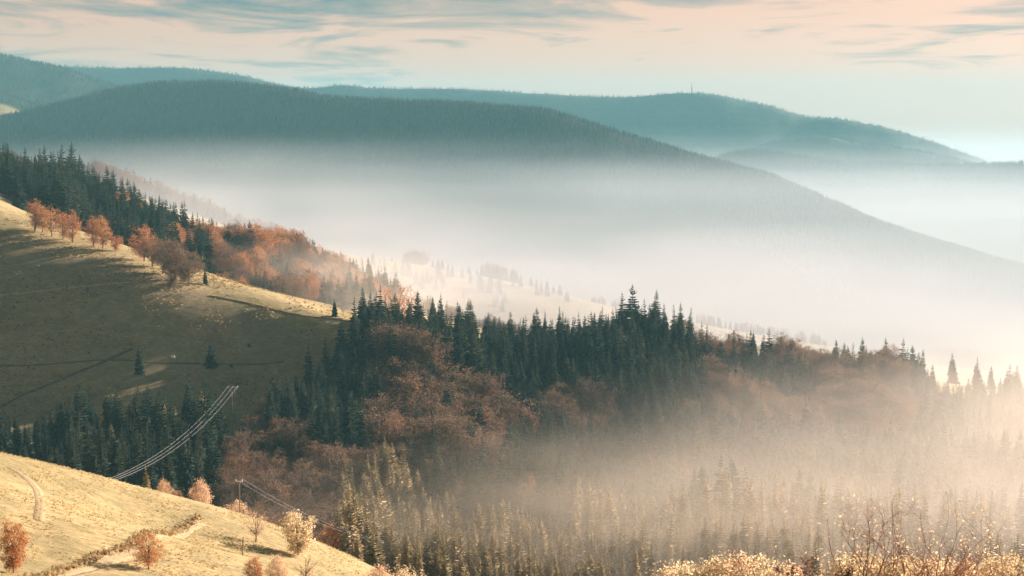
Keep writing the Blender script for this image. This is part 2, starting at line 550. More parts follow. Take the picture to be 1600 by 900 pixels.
def forest_mask(x, y):
    u = 800 + F * x / np.maximum(y, 1)
    m = np.zeros(x.shape)
    for poly in (SPUR, FRONT, STAND, LEFTWOOD, MISTRIDGE, [(350, 500), (515, 480), (530, 640), (600, 690), (425, 705), (385, 740), (345, 690)]):
        m = np.maximum(m, in_poly(u, y, poly) & (y > 1))
    far = y > 2450
    clear = in_poly(u, y, [(925, 4180), (1000, 4110), (1050, 4080), (1040, 4130), (985, 4160), (940, 4210)])
    pale = in_poly(u, y, [(-100, 4950), (70, 5000), (50, 5180), (-100, 5180)])
    m = np.where(far & ~clear & ~pale, 1.0, m)
    m = np.where(far & clear, 0.62, m)
    return m


def build_terrain():
    ys = [-220.0]
    while ys[-1] < 20: ys.append(ys[-1] + 12)
    while ys[-1] < 200: ys.append(ys[-1] + 3.0)
    while ys[-1] < 2500: ys.append(ys[-1] * 1.0075)
    while ys[-1] < 9500: ys.append(ys[-1] * 1.0062)
    while ys[-1] < 12400: ys.append(ys[-1] * 1.1)
    ys = np.array(ys)
    nx = 441
    t = np.linspace(-1, 1, nx)
    half = np.maximum(0.50 * ys, 0) + 130
    X = t[None] * half[:, None]
    Y = np.repeat(ys[:, None], nx, 1)
    Z = ground_rel(X, Y) + ZC
    V = np.stack([X, Y, Z], -1).reshape(-1, 3)
    i, j = np.meshgrid(np.arange(len(ys) - 1), np.arange(nx - 1), indexing='ij')
    a = i * nx + j
    Q = np.stack([a, a + 1, a + nx + 1, a + nx], -1).reshape(-1, 4)
    me = mesh_np('terrain', V, [Q], smooth=True)
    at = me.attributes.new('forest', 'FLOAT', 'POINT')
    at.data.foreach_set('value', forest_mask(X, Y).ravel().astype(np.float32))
    at = me.attributes.new('canopy', 'FLOAT', 'POINT')
    at.data.foreach_set('value', (forest_mask(X, Y) * (Y > 2450)).ravel().astype(np.float32))
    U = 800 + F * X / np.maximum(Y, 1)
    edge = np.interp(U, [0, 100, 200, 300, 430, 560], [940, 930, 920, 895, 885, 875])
    pas_shade = np.clip((edge - Y) / 14 + fbm(X, Y, 25, 3), 0, 1) * (Y > 640) * (U < 620)  # painted shade mask, ends at the ridge edge where the sunlit strip begins
    at = me.attributes.new('pasture_shade', 'FLOAT', 'POINT')
    at.data.foreach_set('value', pas_shade.ravel().astype(np.float32))
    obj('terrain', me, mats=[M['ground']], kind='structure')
    return len(Q)


build_terrain()


# ------------------------------------------------------------------ tree shapes
def spruce_mesh(seed, h=22.0, width=0.30, levels=30, bare=0.04, ragged=0.25, droop=0.5, card=0.42):
    rng = np.random.RandomState(seed)
    tr = MB(); cr = MB()
    lean = rng.normal(0, 0.01, 2)
    zs = np.linspace(0, h, 8)
    tr.tube(np.stack([lean[0] * zs, lean[1] * zs, zs - 0.6], -1), 0.017 * h * (1 - zs / h * 0.97), 6)
    R0 = width * h / 2
    for i in range(levels):
        f = i / (levels - 1)
        z = h * (bare + (0.985 - bare) * f ** 0.92)
        r = R0 * ((1 - f) ** 0.82) * rng.uniform(1 - ragged * 0.5, 1 + ragged * 0.4) + 0.12
        nb = int(rng.randint(6, 9) if f < 0.75 else 5)
        a0 = rng.uniform(0, 6.28)
        for b in range(nb):
            if rng.rand() < 0.06:
                continue
            a = a0 + b * 2 * math.pi / nb + rng.normal(0, 0.18)
            L = r * rng.uniform(1 - ragged, 1.08)
            d = np.array([math.cos(a), math.sin(a), 0]); sd = np.array([-d[1], d[0], 0])
            dr = droop * (1 - 0.9 * f) * rng.uniform(0.7, 1.2)
            q = np.array([0.0, 0.35, 0.7, 1.0])
            sp = np.array([lean[0] * z, lean[1] * z, z]) + d * (L * q)[:, None] + np.array([0, 0, 1.0]) * (L * (0.28 * q - dr * q * q - (0.1 if f < 0.8 else -0.5) * q))[:, None]
            w = L * card * np.array([0.25, 0.9, 0.75, 0.05]) * rng.uniform(0.7, 1.15) + 0.04
            hang = np.array([0, 0, -1.0]) * (w * 0.55)[:, None]
            lt = sp + sd * w[:, None] * 0.5 + hang; rt = sp - sd * w[:, None] * 0.5 + hang
            V = np.concatenate([sp, lt, rt])
            Q = [[0, 1, 5, 4], [1, 2, 6, 5], [2, 3, 7, 6], [1, 0, 8, 9], [2, 1, 9, 10], [3, 2, 10, 11]]
            cr.add(V, Q)
            # hanging twig curtain under the branch
            hg = L * rng.uniform(0.22, 0.42) * np.array([0.5, 1.0, 0.8, 0.25]) + 0.08
            jit = sd * (rng.normal(0, 0.05, 4) * L)[:, None]
            lo = sp - np.array([0, 0, 1.0]) * (hg * rng.uniform(0.6, 1.2, 4))[:, None] + jit
            cr.add(np.concatenate([sp, lo]), [[0, 1, 5, 4], [1, 2, 6, 5], [2, 3, 7, 6]])
            # side sprays break the outline
            for s_ in (-1, 1):
                k = rng.uniform(0.45, 0.9)
                base = sp[0] * (1 - k) + sp[3] * k
                base[2] = np.interp(k, q, sp[:, 2])
                tip = base + d * L * 0.22 + sd * s_ * L * card * rng.uniform(0.45, 0.8) + np.array([0, 0, -L * 0.16])
                cr.add([base - d * L * 0.1, base + d * L * 0.1, tip], None, [[0, 1, 2]])
    top = np.array([lean[0] * h, lean[1] * h, h * 0.95])
    for a in (0.3, 2.4, 4.5):
        cr.add([top + [0, 0, h * 0.07], top + [0.16 * math.cos(a), 0.16 * math.sin(a), -0.3], top + [0.16 * math.cos(a + 2), 0.16 * math.sin(a + 2), -0.3]], None, [[0, 1, 2]])
    return tr.mesh('spruce_trunk', True), cr.mesh('spruce_crown')


def broad_mesh(seed, h=18.0, rx=0.36, zc=0.60, rz=0.40, stems=1, limbs=16, subs=7, nleaf=3200, leaf=0.25, clump=0.075, trunk=0.022):
    rng = np.random.RandomState(seed)
    wd = MB(); cr = MB()
    C = np.array([0, 0, zc * h]); R = np.array([rx * h, rx * h, rz * h])
    tops = []
    for s_ in range(stems):
        off = rng.normal(0, 0.02 * h * (stems > 1), 2)
        zt = np.linspace(-0.4, h * (zc + 0.15), 7)
        wob = np.cumsum(rng.normal(0, 0.008 * h, (7, 2)), 0)
        pts = np.stack([off[0] * (1 + zt / h) + wob[:, 0], off[1] * (1 + zt / h) + wob[:, 1], zt], -1)
        wd.tube(pts, trunk * h * np.linspace(1, 0.25, 7) / math.sqrt(stems), 7)
        tops.append(pts)
    ends = []
    for i in range(limbs):
        pts = tops[i % stems]
        v = rng.normal(size=3); v /= np.linalg.norm(v); v[2] = v[2] * 0.9 + 0.12
        end = C + v * R * rng.uniform(0.62, 0.98)
        if end[2] < 0.2 * h: end[2] = 0.2 * h + rng.rand() * 0.1 * h
        t0 = np.clip((end[2] / h - 0.18) * rng.uniform(0.5, 0.8), 0.14, zc) * h
        k = np.clip((t0 + 0.4) / (h * (zc + 0.15) + 0.4) * 6, 0, 5.99)
        st = pts[int(k)] * (1 - k % 1) + pts[int(k) + 1] * (k % 1)
        q = np.linspace(0, 1, 5)[:, None]
        midp = st * 0.5 + end * 0.5 + np.array([0, 0, -0.04 * h]) + rng.normal(0, 0.015 * h, 3)
        cv = st * (1 - q) ** 2 + 2 * midp * q * (1 - q) + end * q * q
        wd.tube(cv, trunk * h * np.linspace(0.42, 0.1, 5), 5)
        for j in range(subs):
            k = rng.uniform(0.3, 1.0) * 3.99
            s0 = cv[int(k)] * (1 - k % 1) + cv[int(k) + 1] * (k % 1)
            out = (s0 - C) / R; out = out / (np.linalg.norm(out) + 1e-6)
            e0 = s0 + (out * 0.6 + rng.normal(0, 0.55, 3)) * 0.13 * h + np.array([0, 0, 0.02 * h])
            dd = (e0 - C) / R; n_ = np.linalg.norm(dd)
            if n_ > 1.08: e0 = C + dd / n_ * R * 1.08
            m_ = (s0 + e0) / 2 + rng.normal(0, 0.008 * h, 3)
            wd.tube(np.array([s0, m_, e0]), trunk * h * np.array([0.14, 0.09, 0.03]), 3)
            ends.append(e0); ends.append(m_ * 0.4 + e0 * 0.6)
    ends = np.array(ends)
    if nleaf:
        nc = 70
        v = rng.normal(size=(nc, 3)); v /= np.linalg.norm(v, axis=1)[:, None]
        cl = C + v * R * (rng.uniform(0.35, 1.0, nc) ** 0.5)[:, None] * rng.uniform(0.8, 1.06, nc)[:, None]
        cl = cl[cl[:, 2] > 0.14 * h]
        ends = np.concatenate([ends, np.repeat(cl, max(1, len(ends) // len(cl)), 0)])
        c = ends[rng.randint(0, len(ends), nleaf)] + rng.normal(0, clump * h, (nleaf, 3)) * np.array([0.6, 0.6, 0.45])
        cr.leaves(c, leaf, rng)
    return wd.mesh('tree_trunk', True), cr.mesh('tree_crown')


def with_mats(pair, a, b):
    tr, cr = pair[0].copy(), pair[1].copy()
    tr.materials.clear(); cr.materials.clear()
    tr.materials.append(M[a]); cr.materials.append(M[b])
    return tr, cr


SPR = [spruce_mesh(1, 22, 0.40, 28), spruce_mesh(2, 22, 0.33, 30, 0.05, 0.35, 0.6), spruce_mesh(3, 22, 0.44, 26, 0.03, 0.25, 0.45),
       spruce_mesh(4, 22, 0.36, 22, 0.10, 0.5, 0.7, 0.5), spruce_mesh(5, 22, 0.50, 24, 0.02, 0.4, 0.4, 0.45), spruce_mesh(6, 22, 0.30, 17, 0.22, 0.6, 0.75, 0.55)]
BRD = [broad_mesh(11, 18, 0.36, 0.57, 0.43, 1, 18, 7, 4600), broad_mesh(12, 18, 0.29, 0.56, 0.44, 2, 18, 7, 3800), broad_mesh(13, 18, 0.42, 0.55, 0.44, 1, 20, 8, 6000),
       broad_mesh(14, 18, 0.36, 0.58, 0.41, 1, 18, 8, 1700, 0.30)]
SML = [broad_mesh(21, 8, 0.42, 0.58, 0.40, 1, 18, 7, 4200, 0.13, 0.07, 0.02), broad_mesh(22, 8, 0.33, 0.56, 0.44, 1, 16, 7, 5200, 0.14, 0.07, 0.02),
       broad_mesh(23, 8, 0.42, 0.62, 0.36, 1, 16, 8, 1700, 0.10, 0.07, 0.022), broad_mesh(24, 8, 0.38, 0.48, 0.5, 3, 22, 7, 6000, 0.13, 0.08, 0.014)]
KIND = {
    'spruce': [with_mats(p, 'bark', 'needles') for p in SPR],
    'sun_tinted_spruce': [with_mats(p, 'bark', 'needles_sun_tinted') for p in SPR],
    'beech': [with_mats(p, 'bark_grey', 'leaf_rust') for p in BRD],
    'orange_beech': [with_mats(p, 'bark_grey', 'leaf_orange') for p in BRD],
    'orange_tree': [with_mats(p, 'bark', 'leaf_orange') for p in SML],
    'golden_tree': [with_mats(p, 'bark', 'leaf_gold') for p in SML],
    'blush_tree': [with_mats(p, 'bark', 'leaf_blush') for p in SML],
}
NOM = {'spruce': 22.0, 'sun_tinted_spruce': 22.0, 'beech': 18.0, 'orange_beech': 18.0, 'orange_tree': 8.0, 'golden_tree': 8.0, 'blush_tree': 8.0}


def make_tree(name, kind, var, x, y, z, h, rz, label, cat='tree', group=None, wide=1.0):
    root = bpy.data.objects.new(name, None)
    COL.objects.link(root)
    s = h / NOM[kind]
    root.location = (x, y, z - 0.15)
    root.rotation_euler = (0.035 * math.sin(7 * x), 0.035 * math.sin(5 * y), rz)
    root.scale = (s * wide, s * wide, s)
    root['label'] = label; root['category'] = cat
    if group: root['group'] = group
    tr, cr = KIND[kind][var]
    obj('trunk', tr, root); obj('crown', cr, root)
    return root


# ------------------------------------------------------------------ woods
rng = np.random.RandomState(42)
TREES = []    # (kind, var, x, y, h, rz, wide, label, group)


def grow(x, y):
    """trees of one age stand together: patches of taller and shorter growth"""
    return float(np.clip(1.0 + 0.55 * fbm(np.array(x + 900.0), np.array(y), 38.0, 2) + rng.normal(0, 0.07), 0.55, 1.3))


def scatter(poly, spacing, fn, jitter=0.42):
    us = [p[0] for p in poly]; ds = [p[1] for p in poly]
    y = min(ds)
    while y < max(ds):
        x0, x1 = (min(us) - 800) / F * y, (max(us) - 800) / F * y
        xs = np.arange(x0, x1, spacing)
        xx = xs + rng.uniform(-jitter, jitter, len(xs)) * spacing
        yy = y + rng.uniform(-jitter, jitter, len(xs)) * spacing
        u = 800 + F * xx / yy
        ok = in_poly(u, yy, poly)
        for a, b, c in zip(xx[ok], yy[ok], u[ok]):
            t = fn(c, b)
            if t: TREES.append((t[0], rng.randint(0, len(KIND[t[0]])) if t[3] is None else t[3], a, b, t[1] * grow(a, b), rng.uniform(0, 6.28), t[2] * rng.uniform(0.8, 1.25), t[4], t[5]))
        y += spacing


def blob(u, d, cu, cd, ru, rd):
    return ((u - cu) / ru) ** 2 + ((d - cd) / rd) ** 2 < 1


G_SP = 'spruces of the wooded spur'
G_BE = 'beeches of the wooded spur'


def spur_fn(u, d):
    n = vnoise(np.array(u / 60.0), np.array(d / 45.0))
    be = blob(u, d, 640, 815, 75, 55) or blob(u, d, 750, 800, 65, 60) or blob(u, d, 690, 735, 110, 40) or blob(u, d, 905, 845, 55, 32) or blob(u, d, 415, 705, 50, 25)
    if 1110 < u < 1430 and d > 870:
        be = n > -0.22 if d < 1035 else n > 0.05
        if be:
            return ('beech', rng.uniform(13, 19), 1.05, None, 'rust beech of the hazy right beech wood', G_BE)
        return ('spruce', rng.uniform(17, 24), 1.0, None, 'dark spruce rising among the hazy right beeches', G_SP)
    if u > 1430 and d > 900:
        if n > 0.22: return None
        return ('spruce', rng.uniform(14, 24), 1.0, None, 'pale misty spruce by the right meadow', G_SP)
    if be and rng.rand() < 0.75:
        return ('beech', rng.uniform(16, 23), 1.25, None, 'dusky brown beech amid the shaded spruces', G_BE)
    if d > 900 and u < 1080:
        return ('spruce', rng.uniform(19, 31), 1.0, None, 'dark spruce on the spur crest', G_SP)
    if d > 640:
        if rng.rand() < 0.07: return ('beech', rng.uniform(12, 17), 1.0, None, 'dusky beech standing singly between spur spruces', G_BE)
        return ('spruce', rng.uniform(18, 27), 1.0, None, 'dark spruce on the shaded spur face' if u < 900 else 'tall spruce in tan mist below the spur', G_SP)
    if rng.rand() < 0.15: return None
    if u < 900: return ('spruce', rng.uniform(12, 18), 0.95, None, 'dark spruce at the valley foot of the spur', G_SP)
    return ('sun_tinted_spruce', rng.uniform(16, 24), 0.9, None, 'slender spruce deep in the tan valley mist', G_SP)


scatter(SPUR, 8.2, spur_fn)


def front_fn(u, d):
    if u > 960 and d < 520 and rng.rand() < 0.7: return None
    if blob(u, d, 540, 560, 45, 100) or blob(u, d, 600, 640, 35, 60):
        return ('sun_tinted_spruce', rng.uniform(15, 23), 1.0, None, 'tall sunlit spruce below the meadow', 'sunlit spruces in the valley')
    if u < 900: return ('sun_tinted_spruce', rng.uniform(8, 16), 1.1, None, 'small sunlit spruce of the young bottom stand', 'sunlit spruces in the valley')
    return ('sun_tinted_spruce', rng.uniform(9, 16), 0.95, None, 'small hazy spruce in the misty valley bottom', 'sunlit spruces in the valley')


scatter(FRONT, 6.0, front_fn)
HOLLOW = [(350, 500), (515, 480), (530, 640), (600, 690), (540, 690), (425, 705), (385, 740), (345, 690)]
scatter(HOLLOW, 7.5, lambda u, d: ('beech', rng.uniform(9, 16), 1.15, None, 'brown beech in the hollow behind the thin pole', 'beeches of the hollow') if rng.rand() < 0.8 else
        ('spruce', rng.uniform(9, 17), 1.0, None, 'dark spruce in the hollow behind the thin pole', 'spruces of the hollow'))
G_ST = 'spruces of the lower left stand'
scatter(STAND, 7.4, lambda u, d: None if rng.rand() < 0.12 else (
    ('beech', rng.uniform(8, 12), 1.0, None, 'low brown beech in the dark lower left stand', 'beeches of the lower left stand') if rng.rand() < 0.08 else
    ('spruce', rng.uniform(17, 29) * (0.75 if u < 90 else 1.0), 1.0, None, 'dark spruce of the shaded lower left stand', G_ST)))


def left_fn(u, d):
    n = vnoise(np.array(u / 40.0 + 9), np.array(d / 40.0))
    if u < 330 - (d - 1110) * 0.1:
        if u > 180 and n > 0.15: return ('orange_beech', rng.uniform(12, 18), 1.1, None, 'rust beech among the left hillside spruces', 'beeches of the left hillside')
        if d < 1120 and u < 45: return None
        return ('spruce', rng.uniform(19, 29) * (1.25 if u < 130 else 1.0), 1.0, None, 'dark spruce of the upper left wood', 'spruces of the left hillside')
    if n > -0.02 or rng.rand() < 0.22: return ('spruce', rng.uniform(14, 24), 1.0, None, 'dark spruce rising from left hillside beeches', 'spruces of the left hillside')
    return ('beech' if rng.rand() < 0.5 else 'orange_beech', rng.uniform(13, 23) * min(1.0, 0.3 + max(0, (635 - u)) / 115.0), 1.0, None, 'rust beech of the lower left hillside', 'beeches of the left hillside')


scatter(LEFTWOOD, 7.6, left_fn)
scatter([(-300, 1930), (470, 1970), (460, 2040), (-300, 2040)], 9, lambda u, d: (
    ('spruce' if rng.rand() < 0.6 else 'beech'), rng.uniform(14, 22), 1.1, None, 'pale misty tree on the ridge behind the left wood', 'misty trees behind the left wood'))
scatter([(560, 1700), (900, 1760), (900, 1930), (560, 1930)], 17, lambda u, d: None if float(vnoise(np.array(u / 30.0), np.array(d / 40.0))) < 0.12 else (
    'spruce', rng.uniform(12, 19), 1.15, None, 'pale hazy spruce on the slope of the misty far meadow', 'hazy spruces on the far meadow slope'))
# row of young spruce and beech running down behind the crest
for i in range(70):
    u = 655 + 160 * (i / 70.0) + rng.uniform(-5, 5); d = 1330 + rng.uniform(-30, 60)
    k = 'beech' if rng.rand() < 0.15 + 0.7 * i / 70 else 'spruce'
    h = rng.uniform(12, 19) * (1.0 - 0.4 * i / 70)
    TREES.append((k, rng.randint(0, 4), (u - 800) / F * d, d, h, rng.uniform(0, 6), 1.0,
                  'hazy %s in the sloping row behind the spruce crest' % ('rust beech' if k == 'beech' else 'spruce'), 'hazy trees behind the crest'))
for (u0, u1, n, h0, h1, lab) in ((632, 664, 16, 12, 19, 'pale round tree of the clump on the misty far meadow'),
                                 (752, 810, 34, 15, 20, 'pale spruce of the long clump on the misty far meadow'),
                                 (924, 1010, 26, 8, 13, 'faint tree on the misty slope beyond the spruce crest'),
                                 (1090, 1300, 60, 9, 16, 'faint tree on the misty ridge above the beech wood')):
    for i in range(n):
        u = rng.uniform(u0, u1); d = 2000 + rng.uniform(-25, 25)
        TREES.append(('beech' if 'round' in lab or rng.rand() < 0.3 else 'spruce', rng.randint(0, 4), (u - 800) / F * d, d, rng.uniform(h0, h1), rng.uniform(0, 6), 1.1, lab, 'trees of the misty far meadow'))
for i in range(34):
    u = 1455 + i * 1.9 + rng.uniform(-2, 2); d = 1330 + rng.uniform(-15, 15)
    TREES.append(('spruce', rng.randint(0, 4), (u - 800) / F * d, d, rng.uniform(10, 17), rng.uniform(0, 6), 1.0,
                  'pale spruce in the row behind the right hand meadow', 'pale spruces behind the right meadow'))


def where(g, u, d, h):
    """which neighbours a wood tree stands by"""
    if 'wooded spur' in g:
        a = ('near its left tip', 'under the bare spreading beech', 'left of the middle', 'about the middle', 'right of the middle', 'under the big round beech', 'by the golden bush',
             'left of its centre', 'right of its centre', 'by the closing round beech', 'by the rail fence')[int(np.searchsorted([540, 660, 760, 860, 980, 1110, 1180, 1260, 1340, 1430], u))]
        return a + (', topmost' if d > 1010 else ', high up' if d > 900 else ', upper half' if d > 830 else ', halfway up' if d > 780 else ', lower half' if d > 720 else ', low down')
    if 'left hillside' in g:
        return ('at the picture edge', 'above the first ridge beeches', 'above the rust beech cluster', 'near the spruce pair', 'by the hillside end')[int(np.searchsorted([50, 190, 330, 430], u))] + (', front row' if d < 1130 else ', rear')
    if 'lower left stand' in g:
        return ('at the picture edge', 'below the sloping track', 'below the lone dark spruce', 'near the power pole')[int(np.searchsorted([70, 160, 250], u))] + (', front row' if d < 640 else ', rear row')
    if 'hollow' in g:
        return ('left side', 'middle', 'right side')[int(np.searchsorted([410, 470], u))] + (', nearest' if d < 540 else ', nearer' if d < 590 else ', farther' if d < 640 else ', farthest')
    if 'valley' in g:
        return ('by the peach tree', 'left part', 'mid left part', 'middle part', 'right of middle', 'under the big round beech', 'above the first cream bushes', 'above the blush bush', 'above the bare shrubs', 'at the right edge')[int(np.searchsorted([560, 640, 720, 800, 900, 1020, 1130, 1260, 1460], u))] + (', nearest' if d < 530 else ', nearer' if d < 590 else ', farther')
    return ''


def detail(t):
    k, v, x, y, h, rz, wd, lab, grp = t
    w = where(grp, 800 + F * x / y, y, h)
    size = '' if lab.split()[0] in ('small', 'tall', 'tallest', 'low', 'pale', 'faint') else ('tall ' if h > 22 else 'short ' if h < 15 else '')
    return (k, v, x, y, h, rz, wd, size + lab + (', ' + w if w else ''), grp)


TREES = [detail(t) for t in TREES]
# heights of the ground under every tree
ta = np.array([(t[2], t[3]) for t in TREES])
TZ = ground_rel(ta[:, 0], ta[:, 1]) + ZC


def rank_visible():
    """how much of each tree shows: a coarse far-to-near drawing of trees over the ground"""
    W, H = 800, 450
    ids = np.full((H, W), -1, int)
    items = [(TREES[i][3], i) for i in range(len(TREES))]
    strips = list(np.arange(240, 2400, 12.0))
    items += [(d, -1) for d in strips]
    items.sort(key=lambda t: -t[0])
    cols = np.arange(W) * 2 + 1.0
    for d, i in items:
        if i < 0:
            x = (cols - 800) / F * d
            z = ground_rel(x, np.full(W, d)) + ZC
            _, py = to_px(x, d, z)
            for c in range(W):
                r = int(max(0, min(H, py[c] / 2)))
                ids[r:, c] = -1
        else:
            k, v, x, y, h, _, wd, _, _ = TREES[i]
            cx, b = to_px(x, y, TZ[i]); _, t = to_px(x, y, TZ[i] + h)
            w = h * (0.14 if 'spruce' in k else 0.34) * wd * F / y
            r0, r1 = int(t / 2), int(b / 2)
            for r in range(max(r0, 0), min(r1, H)):
                f = (r - r0) / max(r1 - r0, 1)
                ww = w * (f if 'spruce' in k else math.sqrt(max(0.05, 1 - (2 * min(f * 1.15, 1) - 1) ** 2))) / 2
                c0, c1 = int(cx / 2 - ww), int(cx / 2 + ww) + 1
                if c1 > 0 and c0 < W: ids[r, max(c0, 0):min(c1, W)] = i
    return np.bincount(ids[ids >= 0], minlength=len(TREES))


VIS = rank_visible()
is_sp = np.array(['spruce' in t[0] for t in TREES])
single = set()
for flag, cap in ((True, 285), (False, 230)):
    idx = np.where(is_sp == flag)[0]
    idx = idx[np.argsort(-VIS[idx])]
    single.update(int(i) for i in idx[:cap] if VIS[i] > 6)
NAMES = {'spruce': 'spruce_tree', 'sun_tinted_spruce': 'spruce_tree', 'beech': 'beech_tree', 'orange_beech': 'beech_tree'}
for i in sorted(single):
    k, v, x, y, h, rz, wd, lab, grp = TREES[i]
    make_tree(NAMES[k], k, v, x, y, TZ[i], h, rz, lab, 'tree', grp, wd)


def instancer(name, pts, scl, rot, idx, protos, label, cat):
    me = bpy.data.meshes.new(name)
    me.vertices.add(len(pts)); me.vertices.foreach_set('co', np.asarray(pts, np.float32).ravel())
    a = me.attributes.new('scl', 'FLOAT_VECTOR', 'POINT'); a.data.foreach_set('vector', np.asarray(scl, np.float32).ravel())
    a = me.attributes.new('rz', 'FLOAT_VECTOR', 'POINT'); a.data.foreach_set('vector', np.stack([0.035 * np.sin(7 * np.asarray(pts)[:, 0]), 0.035 * np.sin(5 * np.asarray(pts)[:, 1]), rot], -1).astype(np.float32).ravel())
    a = me.attributes.new('idx', 'INT', 'POINT'); a.data.foreach_set('value', np.asarray(idx, np.int32))
    o = obj(name, me, kind='stuff', label=label, category=cat)
    ng = bpy.data.node_groups.new(name, 'GeometryNodeTree')
    ng.interface.new_socket('Geometry', in_out='INPUT', socket_type='NodeSocketGeometry')
    ng.interface.new_socket('Geometry', in_out='OUTPUT', socket_type='NodeSocketGeometry')
    gi = ng.nodes.new('NodeGroupInput'); go = ng.nodes.new('NodeGroupOutput')
    ip = ng.nodes.new('GeometryNodeInstanceOnPoints')
    jn = ng.nodes.new('GeometryNodeJoinGeometry')
    for p in reversed(protos):
        oi = ng.nodes.new('GeometryNodeObjectInfo')
        oi.inputs['Object'].default_value = p
        oi.inputs['As Instance'].default_value = True
        ng.links.new(oi.outputs['Geometry'], jn.inputs[0])

    def attr(nm, ty):
        n = ng.nodes.new('GeometryNodeInputNamedAttribute'); n.data_type = ty
        n.inputs['Name'].default_value = nm
        return n.outputs[0]
    ng.links.new(gi.outputs[0], ip.inputs['Points'])
    ng.links.new(jn.outputs[0], ip.inputs['Instance'])
    ip.inputs['Pick Instance'].default_value = True
    ng.links.new(attr('idx', 'INT'), ip.inputs['Instance Index'])
    ng.links.new(attr('scl', 'FLOAT_VECTOR'), ip.inputs['Scale'])
    ng.links.new(attr('rz', 'FLOAT_VECTOR'), ip.inputs['Rotation'])
    ng.links.new(ip.outputs[0], go.inputs[0])
    m = o.modifiers.new('woods', 'NODES'); m.node_group = ng
    return o


def whole(name, pair):
    """trunk and crown of a tree as one mesh for the uncounted woods"""
    tr, cr = pair
    a = np.empty(len(tr.vertices) * 3, np.float32); tr.vertices.foreach_get('co', a)
    b = np.empty(len(cr.vertices) * 3, np.float32); cr.vertices.foreach_get('co', b)
    V = np.concatenate([a.reshape(-1, 3), b.reshape(-1, 3)])
    fq, ft, mq, mt = [], [], [], []
    off = 0
    for mi, me in enumerate((tr, cr)):
        lv = np.empty(len(me.loops), np.int32); me.loops.foreach_get('vertex_index', lv)
        tot = np.empty(len(me.polygons), np.int32); me.polygons.foreach_get('loop_total', tot)
        st = np.empty(len(me.polygons), np.int32); me.polygons.foreach_get('loop_start', st)
        for k, fl, ml in ((4, fq, mq), (3, ft, mt)):
            s = st[tot == k]
            if len(s):
                fl.append(lv[s[:, None] + np.arange(k)] + off); ml.append(np.full(len(s), mi))
        off += len(me.vertices)
    faces = ([np.concatenate(fq)] if fq else []) + ([np.concatenate(ft)] if ft else [])
    me = mesh_np(name, V, faces, np.concatenate(mq + mt))
    me.materials.append(tr.materials[0]); me.materials.append(cr.materials[0])
    return bpy.data.objects.new(name, me)


def woods(name, kinds, label):
    protos = [whole(k + '_form', p) for k in kinds for p in KIND[k]]
    sel = [i for i in range(len(TREES)) if i not in single and TREES[i][0] in kinds]
    pts = [(TREES[i][2], TREES[i][3], TZ[i] - 0.2) for i in sel]
    sc = [np.array([TREES[i][6], TREES[i][6], 1]) * TREES[i][4] / NOM[TREES[i][0]] for i in sel]
    off = {k: sum(len(KIND[q]) for q in kinds[:n]) for n, k in enumerate(kinds)}
    idx = [off[TREES[i][0]] + TREES[i][1] for i in sel]
    instancer(name, pts, sc, np.array([TREES[i][5] for i in sel]), idx, protos, label, 'forest')


woods('spruce_forest', ['spruce', 'sun_tinted_spruce'], 'dense mass of spruces filling the wooded spur and valley')
woods('beech_forest', ['beech', 'orange_beech'], 'mass of brown beeches scattered through the valley woods')

# far mountain woods: simple conifers, too small to pick apart
far_forms = []
for s_ in range(3):
    r_ = np.random.RandomState(90 + s_)
    b = MB()
    for i in range(5):
        f = i / 5.0
        rr = 3.4 * (1 - f) ** 0.9 * r_.uniform(0.85, 1.1); z0 = 24 * (0.08 + 0.80 * f); z1 = z0 + 24 * 0.30
        an = np.arange(6) * math.pi / 3 + r_.rand()
        V = [[rr * math.cos(a) * r_.uniform(0.75, 1.1), rr * math.sin(a) * r_.uniform(0.75, 1.1), z0 + r_.uniform(-0.8, 0.8)] for a in an] + [[0, 0, min(z1, 24)]]
        b.add(V, None, [[k, (k + 1) % 6, 6] for k in range(6)])
    b.tube([[0, 0, -2], [0, 0, 5]], [0.4, 0.3], 4)
    me = b.mesh('far_conifer'); me.materials.append(M['needles'])
    far_forms.append(bpy.data.objects.new('far_conifer', me))
fp = []
for r in RIDGES:
    name, pts, D, th, sf, sb = r
    n = {'long_ridge': 22000, 'right_knoll': 900}.get(name, 6500)
    u = rng.uniform(max(pts[0][0], -150), min(pts[-1][0], 1750), n)
    depth = 0.105 if name == 'long_ridge' else 0.065
    v = rng.rand(n) ** 2.0
    d = ridge_d(u, name, D) * (1.012 - depth * v)
    x = (u - 800) / F * d
    zz = ridge_z(x, d, r)
    z = ground_rel(x, d)
    keep = (np.abs(z - zz) < 1.0) & (forest_mask(x, d) > 0.5)
    hs = th / 24 * rng.uniform(0.65, 1.2, n)
    fp += [(a, b_, c + ZC, h_) for a, b_, c, h_ in zip(x[keep], d[keep], z[keep], hs[keep])]
fp = np.array(fp)
instancer('distant_forest', fp[:, :3], np.repeat(fp[:, 3:4], 3, 1) * np.array([1.25, 1.25, 1]), rng.uniform(0, 6.28, len(fp)), rng.randint(0, 3, len(fp)), far_forms,
          'dark forest covering the hazy mountain ridges', 'forest')


def ground_hit(px, py, dmin, dmax):
    ds = np.arange(dmin, dmax, 1.0)
    pts = np.array([P(px, py, d) for d in ds])
    dz = pts[:, 2] - ZC - ground_rel(pts[:, 0], pts[:, 1])
    k = np.where(dz < 0)[0]
    return float(ds[k[0]]) if len(k) else float(ds[np.argmin(np.abs(dz))])


